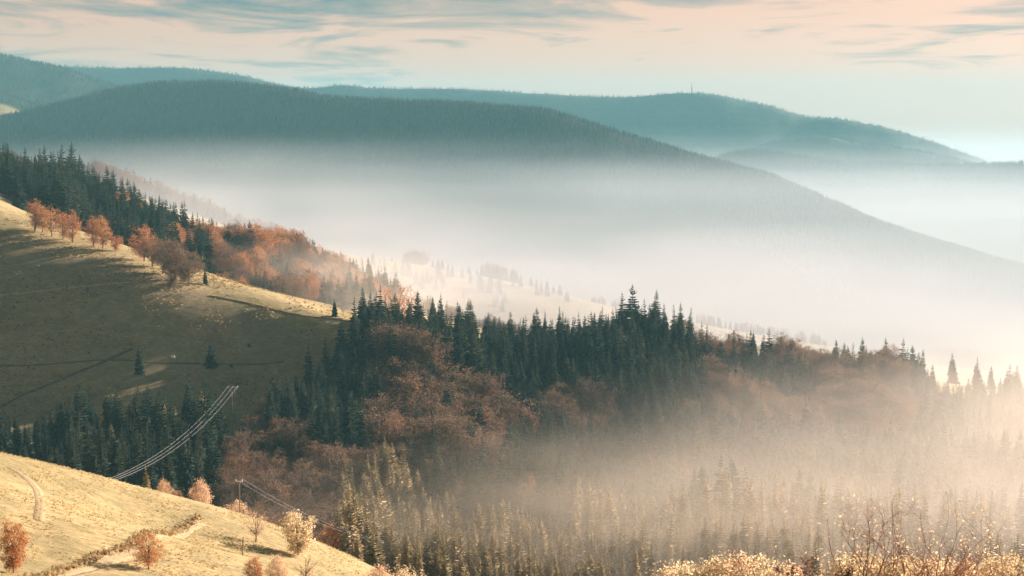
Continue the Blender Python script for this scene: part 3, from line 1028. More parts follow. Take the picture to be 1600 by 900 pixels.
# ------------------------------------------------------------------ trees one can name
def lone(name, kind, var, px, d, h, label, wide=1.0, group=None, cat='tree', rz=None):
    x = (px - 800) / F * d
    return make_tree(name, kind, var, x, d, gz(x, d), h, rng.uniform(0, 6.28) if rz is None else rz, label, cat, group, wide)


PT_D = ground_hit(368, 601, 740, 930)
lone('deciduous_tree', 'golden_tree', 1, 459, 352, 11.0, 'pale golden oval tree casting a shadow on the bright meadow')
lone('deciduous_tree', 'orange_tree', 0, 219, 272, 6.4, 'vivid orange rounded tree beside the meadow track', 1.15)
lone('deciduous_tree', 'blush_tree', 2, 391, 352, 7.6, 'thin peach tree with open crown up the meadow slope')
lone('deciduous_tree', 'golden_tree', 2, 369, 318, 5.0, 'small sparse leaning tree lowest on the bright meadow', 1.1)
lone('deciduous_tree', 'blush_tree', 3, 305, 412, 9.0, 'peach bushy pointed tree behind the meadow crest', 0.85)
lone('deciduous_tree', 'blush_tree', 0, 360, 428, 8.8, 'peach rounded tree behind the thin utility pole', 1.0)
lone('deciduous_tree', 'blush_tree', 3, 246, 405, 6.2, 'small peach tree left of the bushy pair behind the crest', 0.8)
lone('deciduous_tree', 'blush_tree', 1, 266, 408, 4.8, 'lowest peach bush between trees behind the meadow crest', 1.0)
lone('spruce_tree', 'sun_tinted_spruce', 3, 219, 400, 8.2, 'small slim sunlit spruce peeping over the meadow crest')
lone('deciduous_tree', 'orange_tree', 3, 512, 470, 13, 'peach tree tucked between tall sunlit spruces')
lone('deciduous_tree', 'orange_tree', 1, 2, 242, 8.5, 'dark stemmed orange tree cut by the left picture edge', 0.75)
lone('deciduous_tree', 'orange_tree', 3, 388, 285, 4.6, 'low orange shrub at the bottom of the meadow', 1.0, None, 'shrub')
lone('deciduous_tree', 'blush_tree', 3, 425, 290, 5.4, 'low blush shrub at the bottom meadow edge', 1.0, None, 'shrub')
lone('deciduous_tree', 'blush_tree', 2, 470, 300, 6.0, 'sparse blush shrub beside the bottom meadow edge', 1.0, None, 'shrub')
lone('spruce_tree', 'spruce', 0, 521, 893, 10.0, 'single small spruce on the sunlit ridge line', 1.1)
lone('spruce_tree', 'spruce', 2, 325, 836, 14.5, 'lone conical spruce on the shaded slope above the stand', 1.3)
lone('spruce_tree', 'spruce', 1, 211, 815, 17, 'lone dark spruce beside the sloping track', 1.15)
lone('spruce_tree', 'spruce', 3, 478, 838, 21, 'dark tall spruce standing out left of the wooded spur', 1.0)
lone('spruce_tree', 'spruce', 1, 505, 845, 20, 'slim tall spruce just right of the dark standing one', 0.95)
lone('spruce_tree', 'sun_tinted_spruce', 2, 310, 700, 29, 'tallest sunlit spruce of the lower left stand', 1.05)
for j, (pp, dd, hh) in enumerate(((248, 690, 24), (203, 680, 22), (168, 665, 20), (228, 672, 22), (270, 690, 23), (285, 640, 18))):
    lone('spruce_tree', 'sun_tinted_spruce', j % 4, pp, dd, hh, 'sunlit spruce top rising over the dark lower left stand', 1.0, 'sunlit tops of the lower left stand')  # sun on these tops is put in by the paler needle colour
lone('deciduous_tree', 'blush_tree', 3, 368, PT_D, 8.5, 'small round pale orange tree beside the power line pylon', 1.1)  # paler leaves paint in the sun that this shaded crown misses
lone('beech_tree', 'orange_beech', 3, 626, 985, 31, 'bare spreading beech rising above the dark spruce crest', 1.0)
lone('beech_tree', 'beech', 2, 1067, 1075, 23, 'big round rust beech at the end of the spruce crest', 1.05)
lone('spruce_tree', 'spruce', 3, 1098, 1075, 23, 'tall open spruce beside the big round beech', 0.9)
lone('spruce_tree', 'spruce', 2, 1085, 985, 24, 'broad dark spruce in front of the sunlit gap', 1.25)
lone('deciduous_tree', 'golden_tree', 1, 1119, 1085, 8.5, 'glowing golden bush in the gap beside the spruces', 1.0)
lone('beech_tree', 'beech', 0, 1395, 1075, 22, 'large round beech closing the right end of the wood', 1.05)
lone('spruce_tree', 'spruce', 0, 652, 1370, 25, 'tall pale spruce with layered branches in the mist', 1.25)
lone('spruce_tree', 'spruce', 1, 674, 1365, 22, 'pale spruce just right of the tall layered one', 1.1)
lone('spruce_tree', 'spruce', 2, 403, 1180, 20, 'dark spruce beside the hazy beeches, taller of the pair', 1.1)
lone('spruce_tree', 'spruce', 0, 385, 1180, 17, 'dark spruce beside the hazy beeches, smaller of the pair', 1.1)
for j, (pp, dd, hh, la) in enumerate(((440, 1190, 21, 'leftmost tall hazy beech in the group right of the spruce pair'), (470, 1200, 24, 'tallest hazy beech of the group on the hillside end'),
                                      (505, 1195, 21, 'twin-topped hazy beech in the group on the hillside end'), (540, 1200, 20, 'rightmost round hazy beech at the end of the hillside wood'))):
    lone('beech_tree', 'beech', (0, 3, 1, 2)[j], pp, dd, hh, la, 0.9)
for j, (pp, dd, hh) in enumerate(((612, 2000, 7), (676, 2000, 12), (690, 2000, 13), (732, 2000, 12), (745, 2000, 9), (838, 2000, 12), (830, 2000, 13), (877, 2000, 7))):
    lone('spruce_tree', 'spruce', j % 4, pp, dd, hh, 'pale small tree standing singly on the misty far meadow', 1.3, 'single trees of the misty far meadow')
for j, (pp, dd, hh) in enumerate(((1497, 1100, 22), (1533, 1080, 21), (1557, 1085, 17), (1586, 1060, 22), (1597, 1060, 22))):
    lone('spruce_tree', 'spruce', j % 4, pp, dd, hh, ['reddish', 'broad', 'small', 'tall', 'tall'][j] + ' misty spruce by the pale meadow at the right edge', 1.1, 'misty spruces at the right edge')
for j, (pp, hh) in enumerate(((1142, 19), (1152, 22), (1162, 18), (1171, 21), (1196, 21), (1217, 19), (1240, 21), (1262, 13), (1275, 15), (1289, 16), (1304, 13), (1318, 14), (1334, 17), (1352, 20))):
    lone('spruce_tree', 'spruce', j % 4, pp, 1056 + 3 * (j % 3), hh, '%s dark spruce from the left topping the right beech wood' % ('first second third fourth fifth sixth seventh eighth ninth tenth eleventh twelfth thirteenth fourteenth'.split()[j]), 1.15, 'spruces topping the right beech wood')
# the row of glowing beeches along the ridge line of the shaded slope
ROW = [(52, 948, 18, 1), (66, 950, 16, 0), (80, 945, 17, 3), (96, 943, 15, 1), (111, 940, 18, 1), (144, 938, 17, 1), (158, 936, 18.5, 1), (180, 936, 10, 2), (222, 925, 20, 0), (236, 915, 18, 2),
       (252, 905, 21, 2), (272, 898, 23, 0), (292, 895, 22, 2), (262, 884, 18, 1)]
RL = ['first glowing orange beech of the ridge row from the left', 'second slim beech in the left ridge row', 'third beech of the ridge row, branches showing', 'low beech fourth along the ridge row',
      'tall narrow beech ending the first cluster of the ridge row', 'pale orange beech starting the second ridge cluster', 'tallest beech of the second ridge cluster',
      'low bushy beech between the second and third ridge clusters', 'round beech starting the big rust cluster on the ridge', 'broad low beech in the left of the rust cluster',
      'broad rust beech in the middle of the big ridge cluster', 'tallest rust beech of the big ridge cluster', 'rightmost rust beech of the big ridge cluster',
      'front beech of the rust cluster lowest on the slope']
for (pp, dd, hh, v), la in zip(ROW, RL):
    lone('beech_tree', 'orange_beech' if pp < 230 else 'beech', v, pp, dd, hh, la, 1.0)
lone('spruce_tree', 'spruce', 1, 318, 905, 11, 'small spruce right of the rust beech cluster', 0.9)
lone('spruce_tree', 'spruce', 0, 30, 1030, 26, 'large spruce standing forward of the upper left wood', 1.15)

# ------------------------------------------------------------------ near shrubs and bushes of our own hillside
i_ = 0
for (pp, dd, hh, kind, v, la) in (
        (1052, 205, 9, 'golden_tree', 3, 'pale gold bush furthest left of the bottom right thicket'), (1090, 198, 9.6, 'golden_tree', 1, 'cream bush second along the bottom right thicket'),
        (1130, 202, 9.8, 'golden_tree', 3, 'cream bush third along the bottom right thicket'), (1165, 205, 10.6, 'blush_tree', 3, 'tallest blush bush of the bottom right thicket'),
        (1205, 200, 9.8, 'golden_tree', 0, 'rounded gold bush left of the dark leafy shrub'), (1245, 205, 9.0, 'blush_tree', 3, 'blush bush directly left of the dark leafy shrub'),
        (1330, 190, 9.2, 'golden_tree', 3, 'gold bush behind the bare stems, leftmost'), (1375, 195, 9.4, 'golden_tree', 0, 'gold bush behind the bare stems, second from the left'),
        (1420, 192, 9.0, 'golden_tree', 3, 'gold bush behind the middle bare stems'), (1470, 196, 9.8, 'golden_tree', 1, 'yellow bush behind the bare stems, right of middle'),
        (1520, 195, 8.6, 'blush_tree', 3, 'blush bush behind the rightmost bare stems'), (1570, 200, 9.2, 'golden_tree', 3, 'gold bush in the bottom right corner'),
        (1608, 198, 9.0, 'golden_tree', 0, 'gold bush cut by the right picture edge'),
        (590, 330, 8.5, 'blush_tree', 3, 'blush bush left of the pale one at the bottom'), (630, 335, 10.5, 'golden_tree', 3, 'pale rounded bush glowing at the bottom before the young spruces'),
        (662, 330, 8.5, 'golden_tree', 1, 'pale bush right of the glowing rounded one at the bottom')):
    lone('autumn_bush', kind, v, pp, dd, hh, la, 1.1, None, 'bush')


def bare_shrub(px, d, h, seed, label, spread=0.5, nst=6, mat_leaf='leaf_blush', nl=260, leaf=0.03):
    r = np.random.RandomState(seed)
    x = (px - 800) / F * d
    root = bpy.data.objects.new('bare_shrub', None); COL.objects.link(root)
    root.location = (x, d, gz(x, d) - 0.05)
    root['label'] = label; root['category'] = 'shrub'
    ends = []

    def branch(mb, p, v, L, rad, lev):
        n = 5
        pts = [p]
        for i in range(n):
            v = v + r.normal(0, 0.16, 3) + np.array([0, 0, 0.06]); v = v / np.linalg.norm(v)
            pts.append(pts[-1] + v * L / n)
        pts = np.array(pts)
        mb.tube(pts, np.linspace(rad, rad * 0.45, n + 1), 5 if lev < 2 else 4)
        if lev >= 2:
            ends.append(pts[-1]); ends.append(pts[-2])
        if lev < 3:
            for k in range(r.randint(2, 5)):
                f = r.uniform(0.35, 0.98) * (n - 0.01)
                q = pts[int(f)] * (1 - f % 1) + pts[int(f) + 1] * (f % 1)
                w = v + r.normal(0, 0.55, 3); w[2] = abs(w[2]) * 0.8 + 0.15
                branch(mb, q, w / np.linalg.norm(w), L * r.uniform(0.32, 0.58), rad * 0.5, lev + 1)
    for s_ in range(nst):
        mb = MB()
        a = r.uniform(0, 6.28)
        v = np.array([math.cos(a) * spread, math.sin(a) * spread, 1.0]); v /= np.linalg.norm(v)
        branch(mb, np.array([math.cos(a) * 0.12, math.sin(a) * 0.12, 0]), v, h * r.uniform(0.55, 0.8), 0.018 * r.uniform(0.8, 1.3), 0)
        obj('stem', mb.mesh('stem', True), root, [M['twig']])
    e = np.array(ends)
    mb = MB()
    c = e[r.randint(0, len(e), nl)] + r.normal(0, 0.035, (nl, 3))
    mb.leaves(c, leaf, r)
    obj('leaves', mb.mesh('leaves'), root, [M[mat_leaf]])
    return root


for k, (pp, dd, hh, la) in enumerate(((1335, 29, 3.1, 'bare twiggy shrub leaning left of the stems thicket'), (1385, 31, 3.3, 'bare branching shrub second from the dark leafy one'),
                                      (1440, 30, 3.1, 'bare shrub with dark forked stems in the middle'), (1490, 30, 3.6, 'tallest bare shrub with seed heads on top'),
                                      (1545, 31, 3.35, 'rightmost bare shrub with a long curving stem'))):
    bare_shrub(pp, dd, hh * 1.0, 300 + k, la, 0.42, 9, 'leaf_blush', 420, 0.026)
bare_shrub(1292, 28, 2.35, 340, 'dense dark rust shrub beside the bare stems', 0.42, 14, 'leaf_rust', 4200, 0.035)


# ------------------------------------------------------------------ tracks and banks on the slopes
def strip(name, pts, width, mat_, lift=0.12, bank=0.0, seed=0, edge=-0.14):
    """a ribbon that follows the ground; pts are (column, distance)"""
    r = np.random.RandomState(seed)
    pw = np.array([((u - 800) / F * d, d) for u, d in pts])
    seg = np.concatenate([[0], np.cumsum(np.linalg.norm(np.diff(pw, axis=0), axis=1))])
    n = max(8, int(seg[-1] / 2.0))
    s = np.linspace(0, seg[-1], n)
    c = np.stack([np.interp(s, seg, pw[:, 0]), np.interp(s, seg, pw[:, 1])], -1)
    for _ in range(6):
        c[1:-1] = (c[:-2] + 2 * c[1:-1] + c[2:]) / 4
    T = np.gradient(c, axis=0); T /= np.linalg.norm(T, axis=1)[:, None]
    N = np.stack([-T[:, 1], T[:, 0]], -1)
    w = width * (1 + 0.5 * fbm(s, s * 0, 9, 3))
    prof = [(-0.5, edge), (-0.36, 0.0 + bank * 0.5), (0, bank), (0.36, bank * 0.5), (0.5, edge)]
    rows = []
    for f, hh in prof:
        q = c + N * (w * f)[:, None]
        z = ground_rel(q[:, 0], q[:, 1]) + ZC + lift + hh * (1 + 0.6 * fbm(s + 40 * f, s * 0, 6, 3))
        rows.append(np.concatenate([q, z[:, None]], 1))
    V = np.stack(rows, 1).reshape(-1, 3)
    k = len(prof)
    i, j = np.meshgrid(np.arange(n - 1), np.arange(k - 1), indexing='ij')
    a = i * k + j
    me = mesh_np(name, V, [np.stack([a, a + 1, a + k + 1, a + k], -1).reshape(-1, 4)], smooth=True)
    o = obj(name, me, mats=[M[mat_]], kind='structure')
    return c


def seen(pts, dmin, dmax):
    return [(u, ground_hit(u, v, dmin, dmax)) for u, v in pts]


TR1 = seen([(20, 905), (70, 893), (130, 872), (200, 848), (260, 828), (300, 806)], 180, 420)
strip('path', [(u, d - 4) for u, d in TR1], 3.4, 'pale_path', 0.10)
bank_c = strip('bank', TR1, 1.3, 'path', 0.10, 0.30, 3)
TR2 = seen([(0, 728), (25, 742), (40, 757), (45, 785), (40, 810)], 200, 420)
strip('path', TR2, 0.9, 'path', 0.05, edge=-0.05)
strip('path', [(u + 9, d) for u, d in TR2], 1.0, 'pale_path', 0.05, edge=-0.05)
strip('path', seen([(60, 905), (110, 895), (170, 880), (215, 872)], 180, 420), 1.2, 'path', 0.10)
SL = (700, 990)
strip('path', seen([(-40, 466), (40, 458), (100, 452), (160, 446), (215, 441)], *SL), 1.8, 'pale_path', 0.12)
strip('bank', seen([(-40, 648), (20, 620), (80, 597), (150, 570), (200, 545)], *SL), 1.7, 'bank', 0.10, 0.45, 5)
strip('path', seen([(-40, 569), (100, 569), (240, 568), (330, 567), (440, 564)], *SL), 1.1, 'bank', 0.10)
strip('bank', seen([(325, 462), (420, 483), (500, 497), (545, 503)], 840, 960), 1.6, 'path', 0.1, 0.3, 6)

# dry grass: tufts over the near meadow and along the bank
def tuft_form(seed, n, h, m):
    r = np.random.RandomState(seed)
    b = MB()
    for i in range(n):
        a = r.uniform(0, 6.28); c = np.array([r.normal(0, 0.16), r.normal(0, 0.16), 0])
        d = np.array([math.cos(a), math.sin(a), 0]); s = np.array([-d[1], d[0], 0]) * 0.05
        k = h * r.uniform(0.5, 1.1)
        m_ = c + d * 0.12 * k + [0, 0, k * 0.65]; e = c + d * 0.5 * k + [0, 0, k * 0.9]
        b.add([c - s, c + s, m_ + s * 0.7, m_ - s * 0.7, e], [[0, 1, 2, 3]], [[3, 2, 4]])
    me = b.mesh('tuft'); me.materials.append(M[m])
    return bpy.data.objects.new('tuft', me)


n = 16000
u = rng.uniform(-60, 560, n); d = rng.uniform(230, 425, n) ** 1.0
x = (u - 800) / F * d
keep = fbm(x, d, 12, 3) + rng.normal(0, 0.18, n) > -0.02
x, d = x[keep], d[keep]
z = ground_rel(x, d) + ZC
instancer('grass', np.stack([x, d, z], -1), np.repeat(rng.uniform(0.3, 0.75, len(x))[:, None], 3, 1), rng.uniform(0, 6.28, len(x)), rng.randint(0, 3, len(x)),
          [tuft_form(1, 14, 0.6, 'tuft'), tuft_form(2, 12, 0.5, 'tuft'), tuft_form(3, 14, 0.55, 'tuft')], 'tufts of dry golden grass on the near meadow', 'grass')
k = rng.randint(0, len(bank_c), 800)
q = bank_c[k] + rng.normal(0, 0.7, (800, 2))
z = ground_rel(q[:, 0], q[:, 1]) + ZC + 0.25
instancer('bank_grass', np.concatenate([q, z[:, None]], 1), np.repeat(rng.uniform(0.4, 0.95, 800)[:, None], 3, 1), rng.uniform(0, 6.28, 800), rng.randint(0, 2, 800),
          [tuft_form(4, 16, 0.8, 'tuft_brown'), tuft_form(5, 16, 0.7, 'tuft')], 'brown dry grass growing along the track bank', 'grass')


n = 11000
u = rng.uniform(-40, 560, n); d = rng.uniform(770, 960, n)
x = (u - 800) / F * d
keep = (fbm(x, d, 22, 3) + rng.normal(0, 0.16, n) > 0.06) & (forest_mask(x, d) < 0.5)
x, d = x[keep], d[keep]
z = ground_rel(x, d) + ZC
instancer('pasture_grass', np.stack([x, d, z], -1), np.repeat(rng.uniform(0.7, 1.7, len(x))[:, None], 3, 1), rng.uniform(0, 6.28, len(x)), rng.randint(0, 2, len(x)),
          [tuft_form(6, 16, 0.6, 'tuft_brown'), tuft_form(7, 14, 0.5, 'tuft')], 'tussocks of rough grass on the shaded slope', 'grass')


# ------------------------------------------------------------------ power lines
def pole(px, d, h, arm, label, struts=False, rz=0.0):
    x = (px - 800) / F * d
    z = gz(x, d)
    root = bpy.data.objects.new('utility_pole', None); COL.objects.link(root)
    root.location = (x, d, z); root.rotation_euler = (0, 0, rz)
    root['label'] = label; root['category'] = 'utility pole'
    mb = MB()
    if struts:
        mb.tube([[-0.75, 0, -0.5], [-0.55, 0, h]], [0.16, 0.12], 7); mb.tube([[0.75, 0, -0.5], [0.55, 0, h]], [0.16, 0.12], 7)
    else:
        mb.tube([[0, 0, -0.5], [0, 0, h * 0.5], [0, 0, h]], [0.15, 0.13, 0.10], 8)
    obj('pole', mb.mesh('pole', True), root, [M['wood']])
    mb = MB(); mb.box((0, 0, h - 0.35), (arm, 0.09, 0.09))
    obj('crossarm', mb.mesh('crossarm'), root, [M['galvanised']])
    if struts:
        for s_ in (-1, 1):
            mb = MB(); mb.tube([[s_ * 0.6, 0.12, h - 3.2], [s_ * arm * 0.8, 0.12, h - 0.4]], [0.06, 0.06], 5)
            obj('strut', mb.mesh('strut'), root, [M['galvanised']])
    tips = []
    for t in ((-0.92, 0, 0.92) if struts else (-0.9, 0.9)):
        mb = MB()
        zz = np.linspace(0, 0.5, 6)
        mb.tube(np.stack([np.full(6, t * arm), np.zeros(6), h - 0.25 + zz], -1), [0.05, 0.12, 0.06, 0.12, 0.06, 0.09], 7)
        obj('insulator', mb.mesh('insulator', True), root, [M['porcelain']])
        c, s = math.cos(rz), math.sin(rz)
        tips.append(np.array([x + t * arm * c, d + t * arm * s, z + h + 0.25]))
    return tips


def wire(a, b, sag, label, r, group):
    q = np.linspace(0, 1, 33)[:, None]
    pts = a * (1 - q) + b * q
    pts[:, 2] -= (4 * sag * q * (1 - q))[:, 0]
    mb = MB(); mb.tube(pts, np.full(33, r), 5)
    obj('power_line', mb.mesh('power_line', True), None, [M['wire']], label=label, category='power line', group=group)


def pole_height(px, py, d):
    x = (px - 800) / F * d
    return P(px, py, d)[2] - gz(x, d)


hA = max(7.0, pole_height(359, 604, 735))
tA = pole(359, 735, hA, 2.3, 'twin-legged power pole with crossarm below the round orange tree', True, 0.15)
tB = pole(60, 440, 7.0, 2.3, 'power pole hidden beyond the meadow crest', True, 0.5)
for a, b, la in zip(tA, tB, ('upper of the three bright sagging power lines', 'middle of the three bright sagging power lines', 'lowest of the three bright sagging power lines')):
    wire(a, b, 9.5, la, 0.025, 'sagging power lines')
hC = max(6.0, pole_height(366, 750, 400))
tC = pole(366, 400, hC, 0.9, 'thin wooden utility pole on the meadow crest', False, 0.3)
tD = pole(590, 470, 10.0, 0.9, 'wooden utility pole among the sunlit spruces', False, 0.3)
tE = pole(150, 470, 9.0, 0.9, 'wooden utility pole below the meadow crest', False, 0.3)
for a, b, la in zip(tC, tD, ('near wire running from the thin pole down to the spruces', 'far wire running from the thin pole down to the spruces')):
    wire(a, b, 2.0, la, 0.013, 'wires of the thin pole')
for a, b, la in zip(tC, tE, ('near wire running from the thin pole behind the crest', 'far wire running from the thin pole behind the crest')):
    wire(a, b, 2.0, la, 0.010, 'wires of the thin pole')

# wooden fence by the right hand meadow
def fence(pts, label):
    root = bpy.data.objects.new('fence', None); COL.objects.link(root)
    root['label'] = label; root['category'] = 'fence'
    w = [((u - 800) / F * d, d) for u, d in pts]
    root.location = (w[0][0], w[0][1], gz(*w[0]))
    o = np.array(root.location)
    tops = []
    for a, b in zip(w[:-1], w[1:]):
        n_ = max(2, int(math.dist(a, b) / 4))
        for i in range(n_):
            x, y = a[0] + (b[0] - a[0]) * i / n_, a[1] + (b[1] - a[1]) * i / n_
            z = gz(x, y)
            mb = MB(); mb.tube(np.array([[x, y, z - 0.3], [x, y, z + 1.3]]) - o, [0.09, 0.08], 6)
            obj('post', mb.mesh('post'), root, [M['wood']]); tops.append((x, y, z))
    for hh in (0.6, 1.1):
        for a, b in zip(tops[:-1], tops[1:]):
            mb = MB(); mb.tube(np.array([[a[0], a[1], a[2] + hh], [b[0], b[1], b[2] + hh]]) - o, [0.09, 0.09], 4)
            obj('rail', mb.mesh('rail'), root, [M['wood']])


fence([(1405, 1110), (1450, 1118), (1510, 1125)], 'wooden rail fence along the pale meadow at the right')


# ------------------------------------------------------------------ horse on the slope
def horse(px, py):
    d = ground_hit(px, py, 700, 980)
    x = (px - 800) / F * d
    root = bpy.data.objects.new('horse', None); COL.objects.link(root)
    root.location = (x, d, gz(x, d) + 0.05); root.rotation_euler = (0, 0, math.radians(170))
    root['label'] = 'white horse grazing alone on the shaded slope'; root['category'] = 'horse'
    J = {'rump': (-0.75, 0, 1.38), 'loin': (-0.35, 0, 1.36), 'chest': (0.35, 0, 1.30), 'withers': (0.62, 0, 1.40), 'neck': (0.98, 0, 1.12), 'poll': (1.30, 0, 0.72), 'brow': (1.38, 0, 0.55), 'muzzle': (1.42, 0, 0.12),
         'tail0': (-0.95, 0, 1.35), 'tail1': (-1.08, 0, 0.95), 'tail2': (-1.05, 0, 0.5)}
    R = {'rump': 0.29, 'loin': 0.27, 'chest': 0.31, 'withers': 0.25, 'neck': 0.17, 'poll': 0.12, 'brow': 0.13, 'muzzle': 0.075, 'tail0': 0.06, 'tail1': 0.08, 'tail2': 0.03}
    E = [('rump', 'loin'), ('loin', 'chest'), ('chest', 'withers'), ('withers', 'neck'), ('neck', 'poll'), ('poll', 'brow'), ('brow', 'muzzle'), ('rump', 'tail0'), ('tail0', 'tail1'), ('tail1', 'tail2')]
    for s_, n_ in ((-1, 'l'), (1, 'r')):
        for nm, p, r in (('hip', (-0.72, 0.16 * s_, 1.12), 0.19), ('stifle', (-0.58, 0.18 * s_, 0.86), 0.13), ('hock', (-0.88, 0.18 * s_, 0.52), 0.065), ('hfet', (-0.84, 0.18 * s_, 0.12), 0.05), ('hhoof', (-0.78, 0.18 * s_, 0.0), 0.065),
                         ('sho', (0.48, 0.16 * s_, 1.02), 0.16), ('elb', (0.42, 0.17 * s_, 0.82), 0.10), ('knee', (0.46 + 0.1 * s_, 0.17 * s_, 0.46), 0.06), ('ffet', (0.44 + 0.12 * s_, 0.17 * s_, 0.12), 0.048), ('fhoof', (0.50 + 0.12 * s_, 0.17 * s_, 0.0), 0.062),
                         ('ear', (1.33, 0.09 * s_, 0.86), 0.03)):
            J[nm + n_] = p; R[nm + n_] = r
        E += [('rump', 'hip' + n_), ('hip' + n_, 'stifle' + n_), ('stifle' + n_, 'hock' + n_), ('hock' + n_, 'hfet' + n_), ('hfet' + n_, 'hhoof' + n_), ('chest', 'sho' + n_), ('sho' + n_, 'elb' + n_),
              ('elb' + n_, 'knee' + n_), ('knee' + n_, 'ffet' + n_), ('ffet' + n_, 'fhoof' + n_), ('poll', 'ear' + n_)]
    ks = list(J)
    me = bpy.data.meshes.new('horse_body')
    me.from_pydata([J[k] for k in ks], [(ks.index(a), ks.index(b)) for a, b in E], [])
    o = obj('body', me, root, [M['coat']])
    md = o.modifiers.new('skin', 'SKIN')
    md.use_smooth_shade = True
    if not me.skin_vertices:
        bpy.context.view_layer.objects.active = o
        bpy.ops.mesh.customdata_skin_add()
    for i, k in enumerate(ks):
        me.skin_vertices[0].data[i].radius = (R[k], R[k])
        me.skin_vertices[0].data[i].use_root = (k == 'loin')
    sb = o.modifiers.new('subdivision', 'SUBSURF'); sb.levels = 1; sb.render_levels = 2


horse(265, 559)
for (pp, qq, la) in ((385, 541, 'small dark juniper bush higher on the shaded slope'), (357, 572, 'small dark juniper bush above the round orange tree')):
    dd = ground_hit(pp, qq, 700, 980)
    lone('juniper_bush', 'spruce', 2, pp, dd, 1.8, la, 3.2, None, 'bush')


# ------------------------------------------------------------------ transmitter tower on the far summit
def tower(px, d):
    x = (px - 800) / F * d
    ds = np.linspace(7300, 8700, 400)
    xs = (px - 800) / F * ds
    zs = ground_rel(xs, ds)
    k = int(np.argmax(zs / ds)); d = float(ds[k]); x = float(xs[k]); z = float(zs[k]) + ZC
    root = bpy.data.objects.new('transmitter_tower', None); COL.objects.link(root)
    root.location = (x, d, z - 3)
    root.scale = (0.78, 0.78, 0.78)
    root['label'] = 'slender transmitter tower on the far summit'; root['category'] = 'tower'
    mb = MB(); mb.tube([[0, 0, 0], [0, 0, 20], [0, 0, 42]], [3.4, 2.8, 2.4], 12); obj('shaft', mb.mesh('shaft', True), root, [M['concrete']])
    mb = MB(); mb.tube([[0, 0, 27], [0, 0, 28], [0, 0, 32], [0, 0, 33]], [2.6, 6.0, 6.4, 2.6], 14); obj('platform', mb.mesh('platform'), root, [M['concrete']])
    mb = MB(); mb.tube([[0, 0, 42], [0, 0, 56], [0, 0, 70]], [1.7, 1.3, 0.5], 8); obj('antenna', mb.mesh('antenna', True), root, [M['red_paint']])


tower(1079, 8000)


# ------------------------------------------------------------------ air: haze over the whole land, mist lying in the valleys
def volume(name, col, dens, aniso):
    m = bpy.data.materials.new(name); m.use_nodes = True
    nt = m.node_tree; nt.nodes.clear()
    out = nd(nt, 'ShaderNodeOutputMaterial')
    v = nd(nt, 'ShaderNodeVolumePrincipled')
    v.inputs['Color'].default_value = (*col, 1)
    v.inputs['Density'].default_value = dens
    v.inputs['Anisotropy'].default_value = aniso
    nt.links.new(v.outputs[0], out.inputs['Volume'])
    return m


mb = MB(); mb.box((0, 6300, ZC - 150), (13000, 8200, 415))
obj('haze', mb.mesh('haze'), None, [volume('haze', (0.28, 0.64, 0.775), 6.2e-5, 0.0)], kind='stuff', label='thin blue haze filling the air over the mountains', category='haze')


def mist_sheet(name, y0, y1, y2, top0, top1, dens, col, aniso, label, xw=0.62):
    """a fog sea: thin near edge, wedge up to its level top"""
    ys = [y0, y0 + (y1 - y0) * 0.35, y1, y2]
    tp = [top0, top0 + (top1 - top0) * 0.45, top1, top1]
    V = []
    for y, t in zip(ys, tp):
        w = xw * y + 600
        V += [(-w, y, ZC + t), (w, y, ZC + t), (-w, y, ZC - 520 + top1 * 0.01), (w, y, ZC - 520 + top1 * 0.01)]
    Q = []
    for i in range(3):
        a = 4 * i; b = a + 4
        Q += [[a, a + 1, b + 1, b], [a + 2, b + 2, b + 3, a + 3], [a, b, b + 2, a + 2], [a + 1, a + 3, b + 3, b + 1]]
    Q += [[0, 2, 3, 1], [12, 13, 15, 14]]
    me = mesh_np(name, np.array(V, float), [np.array(Q)])
    obj(name, me, None, [volume(name, col, dens, aniso)], kind='stuff', label=label, category='mist')


MC = (0.71, 0.75, 0.81)
# the valley mist thickens downwards, one thin layer over another
for k, (top, dn, la) in enumerate(((-60, 1.0e-5, 'thinnest topmost veil of the valley mist'), (-100, 3.0e-5, 'thin upper layer of the valley mist'), (-150, 8.5e-5, 'upper middle layer of the valley mist'),
                                   (-200, 2.4e-4, 'middle layer of the valley mist'), (-255, 3.8e-4, 'dense lower layer of the valley mist'), (-310, 7.0e-4, 'thick white bottom of the valley mist'))):
    mist_sheet('mist', 1450 + 37 * k, 2300 + 90 * k, 13500 + 10 * k, -470, top, dn, MC, 0.12, la)


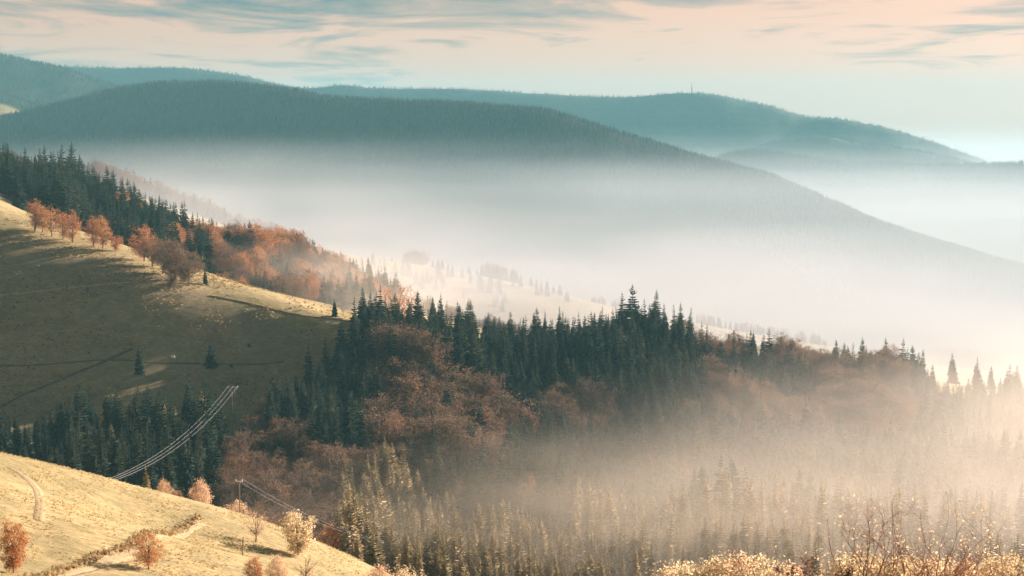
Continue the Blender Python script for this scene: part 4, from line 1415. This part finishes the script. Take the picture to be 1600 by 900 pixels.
def mist_bank(name, c, r, dens, label, seed=0, col=MC, aniso=0.3, tex=2.2):
    """a drifting bank whose density fades out towards its edge"""
    n, k = 20, 12
    V = []
    for i in range(k + 1):
        th = math.pi * i / k
        for j in range(n):
            ph = 2 * math.pi * j / n
            V.append((math.sin(th) * math.cos(ph), math.sin(th) * math.sin(ph), math.cos(th)))
    i, j = np.meshgrid(np.arange(k), np.arange(n), indexing='ij')
    a = i * n + j; b = i * n + (j + 1) % n
    me = mesh_np(name, np.array(V), [np.stack([a, a + n, b + n, b], -1).reshape(-1, 4)])
    m = volume(name, col, dens, aniso)
    nt = m.node_tree
    v = [q for q in nt.nodes if q.type == 'PRINCIPLED_VOLUME'][0]
    tc = nd(nt, 'ShaderNodeTexCoord')
    ln = nd(nt, 'ShaderNodeVectorMath', operation='LENGTH'); nt.links.new(tc.outputs['Object'], ln.inputs[0])
    mp = nd(nt, 'ShaderNodeMapping'); mp.inputs['Location'].default_value = (seed * 3.1, seed * 1.7, 0); mp.inputs['Scale'].default_value = (1, 1, 0.8)
    nt.links.new(tc.outputs['Object'], mp.inputs[0])
    nz = noise(nt, mp.outputs[0], tex, 2, 0.5)
    fall = nd(nt, 'ShaderNodeMapRange', interpolation_type='SMOOTHSTEP')
    nt.links.new(ln.outputs['Value'], fall.inputs[0])
    for q, val in ((1, 0.96), (2, 0.1), (3, 0.0), (4, 1.0)):
        fall.inputs[q].default_value = val
    w = nd(nt, 'ShaderNodeMapRange'); nt.links.new(nz, w.inputs[0])
    for q, val in ((1, 0.3), (2, 0.7), (3, 0.25), (4, 1.5)):
        w.inputs[q].default_value = val
    m.cycles.volume_step_rate = 2.0
    dn = math_node(nt, 'MULTIPLY', math_node(nt, 'MULTIPLY', fall.outputs[0], w.outputs[0]), dens)
    nt.links.new(dn, v.inputs['Density'])
    o = obj(name, me, None, [m], kind='stuff', label=label, category='mist')
    o.location = c; o.scale = r


WC = (0.98, 0.87, 0.77)
CC = (0.69, 0.70, 0.755)
mist_bank('mist_bank', (215, 600, ZC - 164), (300, 265, 95), 2.9e-3, 'tan mist bank hanging before the right side of the spur', 1, WC, 0.38, 3.6)
mist_bank('mist_bank', (365, 900, ZC - 190), (250, 320, 92), 2.6e-3, 'pale mist bank over the right hand meadow', 2, WC, 0.2, 3.6)
mist_bank('mist_bank', (-150, 1130, ZC - 128), (170, 130, 48), 6.0e-3, 'mist pool at the foot of the left hillside wood', 3, WC, 0.25, 3.0)
mist_bank('mist_bank', (60, 1540, ZC - 195), (620, 390, 125), 3.6e-3, 'mist pool in the hollow behind the spruce crest', 4, CC, 0.12, 3.4)
mist_bank('mist_bank', (-330, 1700, ZC - 140), (450, 340, 130), 2.9e-3, 'mist pool before the ridge behind the left wood', 5, CC, 0.12, 3.4)
mist_bank('mist_bank', (50, 520, ZC - 140), (200, 140, 42), 2.3e-3, 'thin golden mist among the young sunlit spruces', 6, (0.98, 0.84, 0.68), 0.45, 3.6)
mist_bank('mist_bank', (520, 1560, ZC - 240), (460, 420, 115), 2.2e-3, 'white mist pool beyond the right hand meadow', 7, CC, 0.12, 3.0)
mist_bank('mist_bank', (-100, 3500, ZC - 200), (2200, 650, 185), 1.0e-3, 'blue white mist rising up the long dark mountain', 8, (0.68, 0.73, 0.80), 0.12, 2.6)
